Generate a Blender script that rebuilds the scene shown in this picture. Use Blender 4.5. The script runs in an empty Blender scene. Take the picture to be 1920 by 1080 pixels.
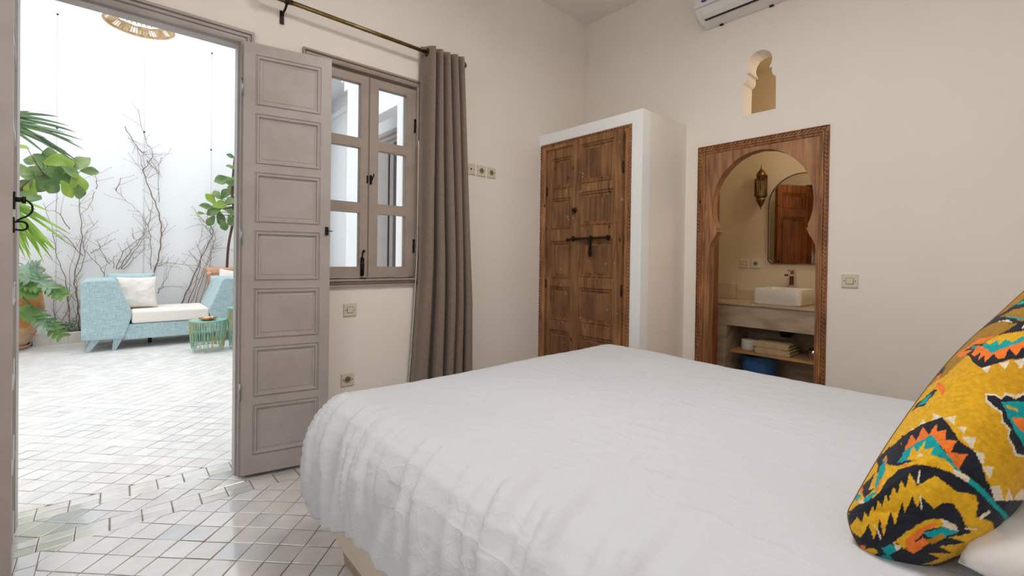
import bpy, bmesh, math, random
import numpy as np
from mathutils import Vector, Matrix, noise
random.seed(7)
S = bpy.context.scene
COL = S.collection
R = math.radians

# ---------------------------------------------------------------- camera
F_PX, CY = 854.0, 491.4
yaw, pit, rol = .7176, -.00775, .0136
fw = Vector((math.sin(yaw)*math.cos(pit), math.cos(yaw)*math.cos(pit), math.sin(pit)))
r0 = Vector((math.cos(yaw), -math.sin(yaw), 0)); u0 = r0.cross(fw)
rv = r0*math.cos(rol)+u0*math.sin(rol); uv = -r0*math.sin(rol)+u0*math.cos(rol)
cam = bpy.data.objects.new('camera', bpy.data.cameras.new('camera')); COL.objects.link(cam)
m = Matrix((rv, uv, -fw)).transposed().to_4x4(); m.translation = Vector((0, 0, 1.15))
cam.matrix_world = m
cam.data.sensor_width = 36; cam.data.lens = F_PX/1920*36
cam.data.shift_y = -(540-CY)/1920; cam.data.clip_start = .02; cam.data.clip_end = 100
S.camera = cam

# ---------------------------------------------------------------- sky, exposure, lights
W = bpy.data.worlds.new('world'); S.world = W; W.use_nodes = True
bg = W.node_tree.nodes['Background']; bg.inputs[0].default_value = (.90, .945, 1, 1); bg.inputs[1].default_value = 2.15
vs = S.view_settings; vs.view_transform = 'Standard'; vs.look = 'None'; vs.gamma = 1; vs.use_curve_mapping = False
vs.exposure = 0.0
def area(name, loc, size, power, color, aim=(0, 0, -1), sy=None, shape='DISK'):
    l = bpy.data.lights.new(name, 'AREA'); l.energy = power; l.color = color; l.size = size
    l.shape = shape
    if sy: l.size_y = sy
    o = bpy.data.objects.new(name, l); COL.objects.link(o); o.location = loc
    o.rotation_euler = Vector(aim).to_track_quat('-Z', 'Y').to_euler(); return o
def point(name, loc, power, color, r=.06):
    l = bpy.data.lights.new(name, 'POINT'); l.energy = power; l.color = color; l.shadow_soft_size = r
    o = bpy.data.objects.new(name, l); COL.objects.link(o); o.location = loc; return o
sun = bpy.data.objects.new('high_sun', bpy.data.lights.new('high_sun', 'SUN')); COL.objects.link(sun)
sun.data.energy = 1.15; sun.data.angle = R(50); sun.data.color = (1, .97, .92); sun.rotation_euler = (R(4), R(-6), 0)
area('ceiling_fill_light', (1.1, .75, 2.98), .75, 27, (1, .965, .93))  # ceiling lamp out of view, added with its glow to brighten the room
point('ceiling_fill_glow', (1.1, .75, 2.86), 12, (1, .955, .91), .25)
area('rear_fill_light', (-1.24, .9, 1.75), 1.2, 12, (.95, .97, 1), (1, .12, -.05), 1.4, 'RECTANGLE')  # added fill in front of the solid left wall, behind the camera
point('bathroom_bulb', (3.95, .7, 2.45), 11, (1, .85, .63), .1)

# ---------------------------------------------------------------- helpers
ORG = {}
def FW(u, v, w=0): return (u, 2.70-w, v)          # window wall: u right, v up, w out of the wall
def FB(u, v, w=0): return (3.23-w, -u, v)         # arch wall
def FC(u, v, w=0): return (2.65-w, -u, v)         # closet box face
def FT(u, v, w=0): return (4.50-w, -u, v)         # bathroom back wall
class MB:
    def __init__(s, M=None): s.v = []; s.f = []; s.M = M; s.sm = []
    def V(s, p):
        s.v.append(s.M(*p) if s.M else tuple(p)); return len(s.v)-1
    def F(s, idx, smooth=False): s.f.append(tuple(idx)); s.sm.append(smooth)
    def box(s, x0, x1, y0, y1, z0, z1):
        a = [s.V(p) for p in ((x0,y0,z0),(x1,y0,z0),(x1,y1,z0),(x0,y1,z0),(x0,y0,z1),(x1,y0,z1),(x1,y1,z1),(x0,y1,z1))]
        for q in ((0,3,2,1),(4,5,6,7),(0,1,5,4),(1,2,6,5),(2,3,7,6),(3,0,4,7)): s.F([a[i] for i in q])
        return s
    def obox(s, c, ax, ay, az):        # oriented box: centre and three half vectors
        c, ax, ay, az = map(Vector, (c, ax, ay, az))
        a = [s.V(c+ax*i+ay*j+az*k) for k in (-1,1) for i,j in ((-1,-1),(1,-1),(1,1),(-1,1))]
        for q in ((0,3,2,1),(4,5,6,7),(0,1,5,4),(1,2,6,5),(2,3,7,6),(3,0,4,7)): s.F([a[i] for i in q])
        return s
    def tube(s, pts, r, n=8, caps=True, closed=False):
        pts = [Vector(p) for p in pts]; N = len(pts); rr = r if isinstance(r, (list, tuple)) else [r]*N
        rings = []; ref = None
        for i, p in enumerate(pts):
            if closed: t = pts[(i+1) % N]-pts[i-1]
            else: t = pts[min(i+1, N-1)]-pts[max(i-1, 0)]
            t = t.normalized() if t.length > 1e-9 else Vector((0,0,1))
            if ref is None: ref = t.orthogonal().normalized()
            ref = ref-t*ref.dot(t)
            ref = ref.normalized() if ref.length > 1e-6 else t.orthogonal().normalized()
            b = t.cross(ref)
            rings.append([s.V(p+(ref*math.cos(2*math.pi*k/n)+b*math.sin(2*math.pi*k/n))*rr[i]) for k in range(n)])
        for i in range(N if closed else N-1):
            A, B = rings[i], rings[(i+1) % N]
            for k in range(n): s.F((A[k], A[(k+1) % n], B[(k+1) % n], B[k]), True)
        if caps and not closed: s.F(rings[0][::-1]); s.F(rings[-1])
        return s
    def lathe(s, prof, c=(0,0,0), n=24, axis='z', caps=True, sx=1, sy=1):
        rings = []
        for r, h in prof:
            ring = []
            for k in range(n):
                a = 2*math.pi*k/n; x, y = r*math.cos(a)*sx, r*math.sin(a)*sy
                p = {'z': (x, y, h), 'x': (h, x, y), 'y': (x, -h, y)}[axis]
                ring.append(s.V((c[0]+p[0], c[1]+p[1], c[2]+p[2])))
            rings.append(ring)
        for A, B in zip(rings, rings[1:]):
            for k in range(n): s.F((A[k], A[(k+1) % n], B[(k+1) % n], B[k]), True)
        if caps: s.F(rings[0][::-1]); s.F(rings[-1])
        return s
    def loops(s, L, closed=True, cap=None, smooth=False):   # bridge successive point loops
        I = [[s.V(p) for p in l] for l in L]; n = len(I[0])
        for A, B in zip(I, I[1:]):
            for k in range(n if closed else n-1): s.F((A[k], A[(k+1) % n], B[(k+1) % n], B[k]), smooth)
        if cap in ('end', 'both'): s.F(I[-1])
        if cap in ('start', 'both'): s.F(I[0][::-1])
        return s
    def prism(s, poly, w0, w1):        # polygon in (u,v) extruded along w
        n = len(poly)
        a = [s.V((p[0], p[1], w0)) for p in poly]; b = [s.V((p[0], p[1], w1)) for p in poly]
        s.F(a[::-1]); s.F(b)
        for k in range(n): s.F((a[k], a[(k+1) % n], b[(k+1) % n], b[k]))
        return s
    def plate(s, outer, holes, w0, w1):   # polygon with holes, extruded
        from mathutils.geometry import tessellate_polygon
        ls = [outer]+holes; flat = [p for l in ls for p in l]
        tris = tessellate_polygon([[Vector((p[0], p[1], 0)) for p in l] for l in ls])
        a = [s.V((p[0], p[1], w0)) for p in flat]; b = [s.V((p[0], p[1], w1)) for p in flat]
        for t in tris: s.F([b[i] for i in t]); s.F([a[i] for i in t[::-1]])
        o = 0
        for l in ls:
            n = len(l)
            for k in range(n): s.F((a[o+k], a[o+(k+1) % n], b[o+(k+1) % n], b[o+k]))
            o += n
        return s
    def grid(s, P, smooth=True):       # 2D list of points
        I = [[s.V(p) for p in row] for row in P]
        for A, B in zip(I, I[1:]):
            for k in range(len(A)-1): s.F((A[k], A[k+1], B[k+1], B[k]), smooth)
        return s
    def build(s, name, mat, parent=None, bevel=0, fix=True, solid=0, seg=2, sub=0, angle=None, origin=None):
        me = bpy.data.meshes.new(name)
        if parent is not None: o0 = ORG[parent.name]
        elif origin is not None: o0 = Vector(origin)
        else:
            xs = [p[0] for p in s.v]; ys = [p[1] for p in s.v]; zs = [p[2] for p in s.v]
            o0 = Vector(((min(xs)+max(xs))/2, (min(ys)+max(ys))/2, min(zs)))
        me.from_pydata([(p[0]-o0.x, p[1]-o0.y, p[2]-o0.z) for p in s.v], [], s.f)
        me.polygons.foreach_set('use_smooth', s.sm); me.update()
        if fix:
            bm = bmesh.new(); bm.from_mesh(me)
            bmesh.ops.recalc_face_normals(bm, faces=bm.faces); bm.to_mesh(me); bm.free()
        if angle is not None:
            for p in me.polygons: p.use_smooth = True
            me.set_sharp_from_angle(angle=R(angle))
        o = bpy.data.objects.new(name, me); COL.objects.link(o)
        if mat: me.materials.append(mat)
        ORG[o.name] = o0
        if parent is not None: o.parent = parent
        else: o.location = o0
        if solid:
            md = o.modifiers.new('solid', 'SOLIDIFY'); md.thickness = solid; md.offset = 0
        if bevel:
            md = o.modifiers.new('bevel', 'BEVEL'); md.width = bevel; md.segments = seg; md.limit_method = 'ANGLE'; md.angle_limit = R(35)
        if sub:
            md = o.modifiers.new('sub', 'SUBSURF'); md.levels = sub; md.render_levels = sub
        return o
def tag(o, label=None, cat=None, group=None, kind=None):
    if label: o['label'] = label
    if cat: o['category'] = cat
    if group: o['group'] = group
    if kind: o['kind'] = kind
    return o
def thing(name, loc, label, cat=None, group=None, kind=None):
    o = bpy.data.objects.new(name, None); COL.objects.link(o); o.location = loc; o.empty_display_size = .1
    ORG[o.name] = Vector(loc); return tag(o, label, cat, group, kind)
def rect(x0, x1, z0, z1, w): return [(x0, z0, w), (x1, z0, w), (x1, z1, w), (x0, z1, w)]
def casing(mb, x0, x1, z0, z1, prof, closed=False):      # prof: (outward offset, height)
    L = []
    for o, w in prof:
        if closed: L.append([(x0-o, z0-o, w), (x1+o, z0-o, w), (x1+o, z1+o, w), (x0-o, z1+o, w)])
        else: L.append([(x0-o, z0, w), (x0-o, z1+o, w), (x1+o, z1+o, w), (x1+o, z0, w)])
    return mb.loops(L, closed=closed)
def quadloop(mb, poly_fn, prof, cap=True): pass
def smooth01(x): x = np.clip(x, 0, 1); return x*x*(3-2*x)
def catmull(P, k=6):
    P = [Vector(p) for p in P]; o = []
    for i in range(len(P)-1):
        p0 = P[max(i-1, 0)]; p1 = P[i]; p2 = P[i+1]; p3 = P[min(i+2, len(P)-1)]
        for j in range(k):
            t = j/k; o.append(.5*((2*p1)+(p2-p0)*t+(2*p0-5*p1+4*p2-p3)*t*t+(3*p1-p0-3*p2+p3)*t**3))
    o.append(P[-1]); return o

# ---------------------------------------------------------------- materials
def srgb(h):
    c = [int(h[i:i+2], 16)/255 for i in (0, 2, 4)]
    return tuple((x/12.92 if x <= .04045 else ((x+.055)/1.055)**2.4) for x in c)+(1,)
def mat(name, base, rough=.6, metal=0, bump=None, var=None, spec=.5, **kw):
    """bump: (scale, strength, distance)  var: (scale, colour2, low, high, stretch)"""
    M = bpy.data.materials.new(name); M.use_nodes = True; nt = M.node_tree; N = nt.nodes; L = nt.links
    b = N['Principled BSDF']; b.inputs['Base Color'].default_value = srgb(base) if isinstance(base, str) else base
    b.inputs['Roughness'].default_value = rough; b.inputs['Metallic'].default_value = metal
    b.inputs['Specular IOR Level'].default_value = spec
    for k, v in kw.items(): b.inputs[k].default_value = v
    tc = N.new('ShaderNodeTexCoord'); co = tc.outputs['Object']
    def tex(scale, st=(1, 1, 1), det=4):
        mp = N.new('ShaderNodeMapping'); mp.inputs['Scale'].default_value = st; L.new(co, mp.inputs[0])
        n = N.new('ShaderNodeTexNoise'); n.inputs['Scale'].default_value = scale; n.inputs['Detail'].default_value = det
        L.new(mp.outputs[0], n.inputs['Vector']); return n.outputs['Fac']
    if var:
        sc, c2, lo, hi = var[:4]; st = var[4] if len(var) > 4 else (1, 1, 1)
        rp = N.new('ShaderNodeValToRGB'); L.new(tex(sc, st), rp.inputs[0])
        e = rp.color_ramp.elements; e[0].position = lo; e[1].position = hi
        e[0].color = b.inputs['Base Color'].default_value; e[1].color = srgb(c2)
        L.new(rp.outputs[0], b.inputs['Base Color'])
    if bump:
        bp = N.new('ShaderNodeBump'); bp.inputs['Strength'].default_value = bump[1]; bp.inputs['Distance'].default_value = bump[2]
        L.new(tex(bump[0], bump[3] if len(bump) > 3 else (1, 1, 1), 6), bp.inputs['Height']); L.new(bp.outputs[0], b.inputs['Normal'])
    return M
def wood(name, c1, c2, c3, sc=1.0, rough=.55, axis='z', scuff=None, bumpd=.002):
    M = bpy.data.materials.new(name); M.use_nodes = True; nt = M.node_tree; N = nt.nodes; L = nt.links
    b = N['Principled BSDF']; b.inputs['Roughness'].default_value = rough
    tc = N.new('ShaderNodeTexCoord'); mp = N.new('ShaderNodeMapping'); L.new(tc.outputs['Object'], mp.inputs[0])
    s = {'z': (14, 14, 1.1), 'y': (14, 1.1, 14), 'x': (1.1, 14, 14)}[axis]; mp.inputs['Scale'].default_value = [q*sc for q in s]
    n = N.new('ShaderNodeTexNoise'); n.inputs['Scale'].default_value = 2.2; n.inputs['Detail'].default_value = 8; n.inputs['Distortion'].default_value = 1.2
    L.new(mp.outputs[0], n.inputs['Vector'])
    rp = N.new('ShaderNodeValToRGB'); L.new(n.outputs['Fac'], rp.inputs[0]); e = rp.color_ramp.elements
    e[0].position = .3; e[0].color = srgb(c1); e[1].position = .72; e[1].color = srgb(c3); k = e.new(.5); k.color = srgb(c2)
    out = rp.outputs[0]
    # knots and large patches
    n2 = N.new('ShaderNodeTexNoise'); n2.inputs['Scale'].default_value = 3.5; n2.inputs['Detail'].default_value = 3; L.new(tc.outputs['Object'], n2.inputs['Vector'])
    r2 = N.new('ShaderNodeValToRGB'); L.new(n2.outputs['Fac'], r2.inputs[0]); r2.color_ramp.elements[0].position = .3; r2.color_ramp.elements[1].position = .7
    r2.color_ramp.elements[0].color = (.68, .66, .62, 1); r2.color_ramp.elements[1].color = (1.12, 1.1, 1.06, 1)
    mx = N.new('ShaderNodeMix'); mx.data_type = 'RGBA'; mx.blend_type = 'MULTIPLY'; mx.inputs[0].default_value = 1
    L.new(out, mx.inputs[6]); L.new(r2.outputs[0], mx.inputs[7]); out = mx.outputs[2]
    vo = N.new('ShaderNodeTexVoronoi'); vo.inputs['Scale'].default_value = 7; mp2 = N.new('ShaderNodeMapping'); L.new(tc.outputs['Object'], mp2.inputs[0])
    mp2.inputs['Scale'].default_value = {'z': (1.4, 1.4, .8), 'y': (1.4, .8, 1.4), 'x': (.8, 1.4, 1.4)}[axis]; L.new(mp2.outputs[0], vo.inputs['Vector'])
    r3 = N.new('ShaderNodeValToRGB'); L.new(vo.outputs['Distance'], r3.inputs[0]); e3 = r3.color_ramp.elements
    e3[0].position = .05; e3[0].color = (1, 1, 1, 1); e3[1].position = .11; e3[1].color = (0, 0, 0, 1)
    m3 = N.new('ShaderNodeMix'); m3.data_type = 'RGBA'; L.new(r3.outputs[0], m3.inputs[0]); L.new(out, m3.inputs[6]); m3.inputs[7].default_value = srgb('2e1a0e'); out = m3.outputs[2]
    if scuff:
        n4 = N.new('ShaderNodeTexNoise'); n4.inputs['Scale'].default_value = 22; n4.inputs['Detail'].default_value = 6; L.new(tc.outputs['Object'], n4.inputs['Vector'])
        r4 = N.new('ShaderNodeValToRGB'); L.new(n4.outputs['Fac'], r4.inputs[0]); r4.color_ramp.elements[0].position = .68; r4.color_ramp.elements[1].position = .74
        m4 = N.new('ShaderNodeMix'); m4.data_type = 'RGBA'; L.new(r4.outputs[0], m4.inputs[0]); L.new(out, m4.inputs[6]); m4.inputs[7].default_value = srgb(scuff); out = m4.outputs[2]
    L.new(out, b.inputs['Base Color'])
    bp = N.new('ShaderNodeBump'); bp.inputs['Strength'].default_value = .5; bp.inputs['Distance'].default_value = bumpd
    L.new(n.outputs['Fac'], bp.inputs['Height']); L.new(bp.outputs[0], b.inputs['Normal'])
    return M
def weave(name, c1, c2, sc=180, rough=.9, bd=.0015):
    M = bpy.data.materials.new(name); M.use_nodes = True; N = M.node_tree.nodes; L = M.node_tree.links
    b = N['Principled BSDF']; b.inputs['Roughness'].default_value = rough; b.inputs['Sheen Weight'].default_value = .15
    tc = N.new('ShaderNodeTexCoord'); fs = []
    for st in ((sc, sc, sc*.12), (sc*.12, sc*.12, sc)):
        mp = N.new('ShaderNodeMapping'); mp.inputs['Scale'].default_value = st; L.new(tc.outputs['Object'], mp.inputs[0])
        n = N.new('ShaderNodeTexNoise'); n.inputs['Scale'].default_value = 1; n.inputs['Detail'].default_value = 2; L.new(mp.outputs[0], n.inputs['Vector']); fs.append(n.outputs['Fac'])
    ad = N.new('ShaderNodeMath'); ad.operation = 'ADD'; L.new(fs[0], ad.inputs[0]); L.new(fs[1], ad.inputs[1])
    rp = N.new('ShaderNodeValToRGB'); mr = N.new('ShaderNodeMath'); mr.operation = 'MULTIPLY'; mr.inputs[1].default_value = .5
    L.new(ad.outputs[0], mr.inputs[0]); L.new(mr.outputs[0], rp.inputs[0]); e = rp.color_ramp.elements
    e[0].position = .38; e[0].color = srgb(c1); e[1].position = .62; e[1].color = srgb(c2); L.new(rp.outputs[0], b.inputs['Base Color'])
    bp = N.new('ShaderNodeBump'); bp.inputs['Strength'].default_value = .4; bp.inputs['Distance'].default_value = bd; L.new(mr.outputs[0], bp.inputs['Height']); L.new(bp.outputs[0], b.inputs['Normal'])
    return M
def attr_mat(name, rough=.8, bump=None, coat=0, sheen=0, vary=None, spec=.5):
    M = mat(name, (.8, .8, .8, 1), rough, bump=bump, spec=spec); N = M.node_tree.nodes; L = M.node_tree.links; b = N['Principled BSDF']
    a = N.new('ShaderNodeVertexColor'); a.layer_name = 'tone'; out = a.outputs[0]
    if vary:
        tc = N.new('ShaderNodeTexCoord'); n = N.new('ShaderNodeTexNoise'); n.inputs['Scale'].default_value = vary[0]; n.inputs['Detail'].default_value = 6; L.new(tc.outputs['Object'], n.inputs['Vector'])
        rp = N.new('ShaderNodeValToRGB'); L.new(n.outputs['Fac'], rp.inputs[0]); e = rp.color_ramp.elements; e[0].position = .35; e[1].position = .65
        e[0].color = (vary[1],)*3+(1,); e[1].color = (vary[2],)*3+(1,)
        mx = N.new('ShaderNodeMix'); mx.data_type = 'RGBA'; mx.blend_type = 'MULTIPLY'; mx.inputs[0].default_value = 1; L.new(out, mx.inputs[6]); L.new(rp.outputs[0], mx.inputs[7]); out = mx.outputs[2]
    L.new(out, b.inputs['Base Color'])
    b.inputs['Coat Weight'].default_value = coat; b.inputs['Coat Roughness'].default_value = .07; b.inputs['Sheen Weight'].default_value = sheen
    return M
plaster = mat('plaster', 'efe7de', .85, bump=(9, .25, .006), var=(1.6, 'f2ebe3', .35, .65), spec=.2)
plaster_cool = mat('courtyard_plaster', 'f3f4f5', .9, bump=(6, .25, .006), spec=.15)
ceil_m = mat('ceiling_paint', 'ece7e0', .9, bump=(5, .15, .004), spec=.15)
bath_m = mat('bathroom_plaster', 'd9c9ae', .8, bump=(10, .2, .003), spec=.2)
taupe = mat('taupe_paint', 'b2a9a5', .42, bump=(60, .15, .0008, (1, 1, .2)), var=(7, 'aaa19c', .4, .65))
taupe_dark = mat('window_taupe_paint', 'a89a8e', .42, bump=(60, .2, .0008, (1, 1, .2)), var=(7, '9f9085', .4, .65))
taupe_line = mat('moulding_crease', '7d736c', .6)
oldwood = wood('old_cedar', '664529', '8e6440', 'a87b4f', .9, scuff='b09c86')
oldpanel = wood('old_cedar_panel', '5e4029', '855c3c', '9c7049', .55, scuff='a8967f')
archwood = wood('arch_cedar', '7d5238', 'a67650', 'ba8c64', .8, .5)
archwood_y = wood('arch_cedar_head', '5d3a24', '84553a', '99674a', .8, .5, axis='y')
trimwood = wood('carved_cedar', '6c4528', '98663e', 'b98350', 1.6, .5)
bathwood = wood('bathroom_cedar', '5d3216', '8a4f22', 'a5652f', .8, .45)
palewood = wood('pale_shelf_wood', 'b48a5c', 'c59c6d', 'cfa97b', .8, .5, axis='y')
plinthwood = wood('bed_leg_wood', 'a58a72', 'b89d86', 'c6ad97', .8, .5, axis='y')
black_iron = mat('black_iron', '1b1a1b', .45, .6, bump=(90, .3, .0006))
old_iron = mat('rusted_iron', '2b2421', .6, .7, bump=(90, .4, .0008), var=(40, '4a3427', .45, .7))
brass = mat('antique_brass', '8a7650', .32, 1, bump=(120, .1, .0003), var=(18, '6d5c3e', .4, .7))
bronze = mat('lantern_bronze', '6e4f30', .35, .9, bump=(80, .3, .0005), var=(40, '94703f', .4, .7))
chrome = mat('chrome', 'd6d8dc', .08, 1)
steel = mat('hinge_steel', 'a4a4a6', .35, .9)
ivory = mat('ivory_plastic', 'd9cfba', .35)
ivory_d = mat('ivory_recess', '7f7566', .5)
hole_m = mat('dark_hole', '1a1713', .8)
acw = mat('ac_white_plastic', 'e6e4e2', .3)
acdark = mat('ac_slot', '26262a', .7)
navy = mat('logo_navy', '1c2463', .4)
ceramic = mat('white_ceramic', 'e9e4da', .06, spec=.6)
marble = mat('beige_marble', 'cdbca6', .10, bump=(6, .05, .001), var=(9, 'b3a08a', .45, .64, (1, .5, 1.7)))
marble_l = mat('cream_marble', 'cdbb9f', .1, var=(8, 'bca78a', .4, .65))
mirror_m = mat('mirror_glass', 'dfe0dc', .015, 1)
towel_m = mat('towel_terry', 'd8c39c', .95, bump=(160, 1, .006), var=(30, 'ccb58c', .4, .6), spec=.1)
paper = mat('tissue_paper', 'e2dcd2', .95, bump=(50, .3, .002), spec=.1)
bluebag = mat('blue_plastic_bag', '3f74b4', .35, bump=(14, .8, .012), var=(10, '2d5c9a', .35, .7))
blackpl = mat('black_pipe', '111111', .35)
linen_t = weave('taupe_linen', '7c6c60', '8e7d70', 420, .9, .0008)
lining = mat('curtain_lining', 'd9d4ca', .9)
base_fab = weave('bed_base_fabric', 'dccfbc', 'e6dbca', 300, .95, .0008)
blue_fab = weave('aqua_weave', '93adb1', 'b2c9cc', 110, .95, .0015)
blue_pil = weave('aqua_cushion_weave', '9db9bb', 'b4cacb', 120, .95, .001)
cream_fab = mat('cream_canvas', 'e7e0d8', .9, bump=(9, .5, .012), spec=.15)
white_cot = mat('white_cotton', 'e6e2df', .85, bump=(14, .4, .008), spec=.15)
wire_gr = mat('verdigris_wire', '86b59c', .5, .1, var=(5, 'aeb07e', .42, .62))
wire_top = mat('verdigris_top', '93c2b6', .45, .2, var=(8, '84b6a6', .4, .6))
terra = mat('terracotta', 'd79a76', .85, bump=(14, .4, .006), var=(4, 'e0b699', .4, .62))
terra2 = mat('terracotta_sandy', 'd08a52', .8, bump=(10, .3, .004), var=(5, 'dcc0a0', .45, .6))
soil = mat('soil', '3d3229', .95, bump=(40, 1, .02))
bark = mat('vine_bark', '7d6757', .85, bump=(60, .8, .004), var=(30, '9b8574', .4, .65))
trunk_m = mat('tree_bark', '5c4433', .9, bump=(50, .8, .004))
stone_w = mat('planter_stone', 'd9d2c8', .6, bump=(12, .5, .004), var=(7, 'e4ded6', .4, .6))
rattan = mat('rattan', 'c9a878', .7, bump=(60, .6, .003), var=(30, 'e3cda8', .4, .6))
clay_dish = mat('glazed_dish', 'b98d4c', .4, var=(30, '8a5a2c', .4, .6))
dish_in = mat('sweets', 'e8dcc0', .6, var=(60, 'b86f35', .45, .6))
def leafmat(name, c1, c2, rough=.4, tr=.25, sc=6):
    M = mat(name, c1, rough, bump=(40, .25, .002), var=(sc, c2, .38, .66), spec=.4)
    M.node_tree.nodes['Principled BSDF'].inputs['Subsurface Weight'].default_value = 0
    nt = M.node_tree; N = nt.nodes; L = nt.links; b = N['Principled BSDF']; out = N['Material Output']
    tl = N.new('ShaderNodeBsdfTranslucent'); src = b.inputs['Base Color'].links[0].from_socket; L.new(src, tl.inputs[0])
    mx = N.new('ShaderNodeMixShader'); mx.inputs[0].default_value = tr; L.new(b.outputs[0], mx.inputs[1]); L.new(tl.outputs[0], mx.inputs[2]); L.new(mx.outputs[0], out.inputs[0])
    return M
fig_m = leafmat('fig_leaf', '587846', '8fa468')
fig_y = leafmat('fig_leaf_young', '8aa944', 'a6bd58', tr=.4)
palm_m = leafmat('palm_leaf_dark', '4a6344', '6a8556')
palm_y = leafmat('palm_leaf_bright', '7fa542', 'a3c65a', tr=.45)
phil_m = leafmat('philodendron_leaf', '6a8c62', 'a3bba2', tr=.2)
phil_g = leafmat('philodendron_leaf_green', '5f8540', '80a552', tr=.3)
small_m = leafmat('groundcover_leaf', '3f5a3c', '6f8a62')
def glassmat(name, c=(1, 1, 1, 1)):
    M = bpy.data.materials.new(name); M.use_nodes = True; N = M.node_tree.nodes; L = M.node_tree.links
    for n in list(N):
        if n.type == 'BSDF_PRINCIPLED': N.remove(n)
    t = N.new('ShaderNodeBsdfTransparent'); t.inputs[0].default_value = c; g = N.new('ShaderNodeBsdfGlossy'); g.inputs['Roughness'].default_value = .02
    f = N.new('ShaderNodeFresnel'); f.inputs[0].default_value = 1.45; mx = N.new('ShaderNodeMixShader')
    L.new(f.outputs[0], mx.inputs[0]); L.new(t.outputs[0], mx.inputs[1]); L.new(g.outputs[0], mx.inputs[2]); L.new(mx.outputs[0], N['Material Output'].inputs[0]); return M
glass = glassmat('window_glass', (.97, .98, .98, 1))
lglass = glassmat('lantern_glass', (.75, .68, .52, 1))
VINES={"A":[[[-0.354,0.105],[-0.36,0.32],[-0.382,0.628],[-0.398,0.821],[-0.338,1.249],[-0.335,1.556],[-0.368,1.96],[-0.353,2.175]],[[-0.361,0.484],[-0.474,0.631],[-0.599,0.775],[-0.745,1.032]],[[-0.431,0.169],[-0.463,0.539],[-0.485,0.822],[-0.566,1.102],[-0.617,1.469],[-0.7,1.787]],[[-0.383,0.82],[-0.311,1.056],[-0.297,1.372],[-0.165,1.596]],[[-0.096,0.815],[-0.152,0.962],[-0.296,1.178],[-0.349,1.391]],[[-0.582,0.182],[-0.598,0.546],[-0.633,0.637]],[[-0.547,0.179],[-0.463,0.419],[-0.435,0.963],[-0.349,1.32]],[[-0.243,1.143],[-0.137,1.233],[-0.027,1.332]],[[-0.053,0.999],[-0.136,1.181],[-0.175,1.348]],[[-0.21,1.976],[-0.262,1.777],[-0.351,1.655]],[[-0.184,2.015],[-0.19,2.138],[-0.206,2.23]],[[-0.396,0.166],[-0.361,0.427],[-0.388,0.82]],[[-0.497,0.175],[-0.371,0.321],[-0.346,0.534]],[[-0.452,1.457],[-0.553,1.661],[-0.627,1.69]],[[-0.322,1.106],[-0.502,1.384],[-0.602,1.449]]],"B":[[[0.417,0.807],[0.483,1.094],[0.512,1.375],[0.511,1.585],[0.454,1.838],[0.379,2.054],[0.306,2.336],[0.335,2.394],[0.413,2.605],[0.327,2.774],[0.23,3.21]],[[0.398,0.923],[0.396,1.27],[0.358,1.523],[0.256,1.745],[0.099,1.912],[-0.014,2.056]],[[0.014,0.925],[0.103,1.187],[0.3,1.397],[0.334,1.552],[0.304,1.726]],[[0.07,0.925],[0.218,1.189],[0.359,1.446]],[[0.104,0.924],[0.23,1.098],[0.336,1.245]],[[-0.009,0.94],[-0.009,1.11]],[[0.478,1.894],[0.475,2.359],[0.505,2.558]],[[0.335,2.493],[0.402,2.411],[0.475,2.344]],[[0.094,2.926],[0.192,2.735],[0.269,2.612],[0.329,2.568],[0.432,2.431],[0.469,2.281]],[[0.008,2.014],[0.069,2.207]],[[0.511,1.43],[0.592,1.59]],[[0.042,0.925],[0.143,1.127],[0.27,1.327],[0.317,1.497]],[[0.306,2.336],[0.276,2.484],[0.31,2.604]],[[0.36,2.236],[0.494,2.346]],[[0.2,1.355],[0.187,1.513]],[[0.358,1.523],[0.393,1.771],[0.423,1.889]],[[0.441,0.884],[0.477,1.0],[0.595,1.024]]],"C":[[[0.759,0.401],[0.888,0.742],[1.021,1.149],[1.136,1.433],[1.135,1.565],[0.996,1.696],[0.881,1.874]],[[0.931,0.391],[1.043,0.878],[1.137,1.209],[1.178,1.434],[1.086,1.645]],[[0.838,0.396],[0.955,0.822],[1.02,1.206],[1.109,1.316]],[[0.985,0.388],[1.111,0.96],[1.137,1.292]],[[0.459,0.961],[0.608,1.016],[0.821,0.985],[0.988,0.985]],[[0.485,0.626],[0.584,0.804],[0.627,0.985]],[[0.473,0.572],[0.547,0.663],[0.803,0.656]],[[1.158,1.234],[1.3,1.255],[1.424,1.215]],[[0.967,1.042],[0.886,1.139],[0.839,1.203]],[[1.007,1.124],[0.965,1.287],[1.018,1.452]],[[1.136,1.457],[1.052,1.577],[0.95,1.612]],[[0.877,0.394],[0.996,0.797],[1.103,1.126],[1.171,1.376]]]}
CU_O=[1.233, 0.0617, 0.8623]
CU_U=[0.4008, -0.9162, 0.0]
CU_V=[0.4413, 0.1931, 0.8763]
CU_N=[-0.8029, -0.3512, 0.4817]
CU_B=[(-22.3, -22.0), (-20.6, -26.8), (-15.8, -27.9), (-9.7, -26.4), (-3.2, -21.5), (2.9, -13.7), (9.6, -3.8), (16.2, 6.5), (21.6, 21.4), (23.6, 32.8), (20.9, 37.1), (14.0, 30.1), (6.0, 21.1), (-0.9, 13.3), (-7.0, 4.9), (-14.7, -7.2), (-20.7, -18.0)]
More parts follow.
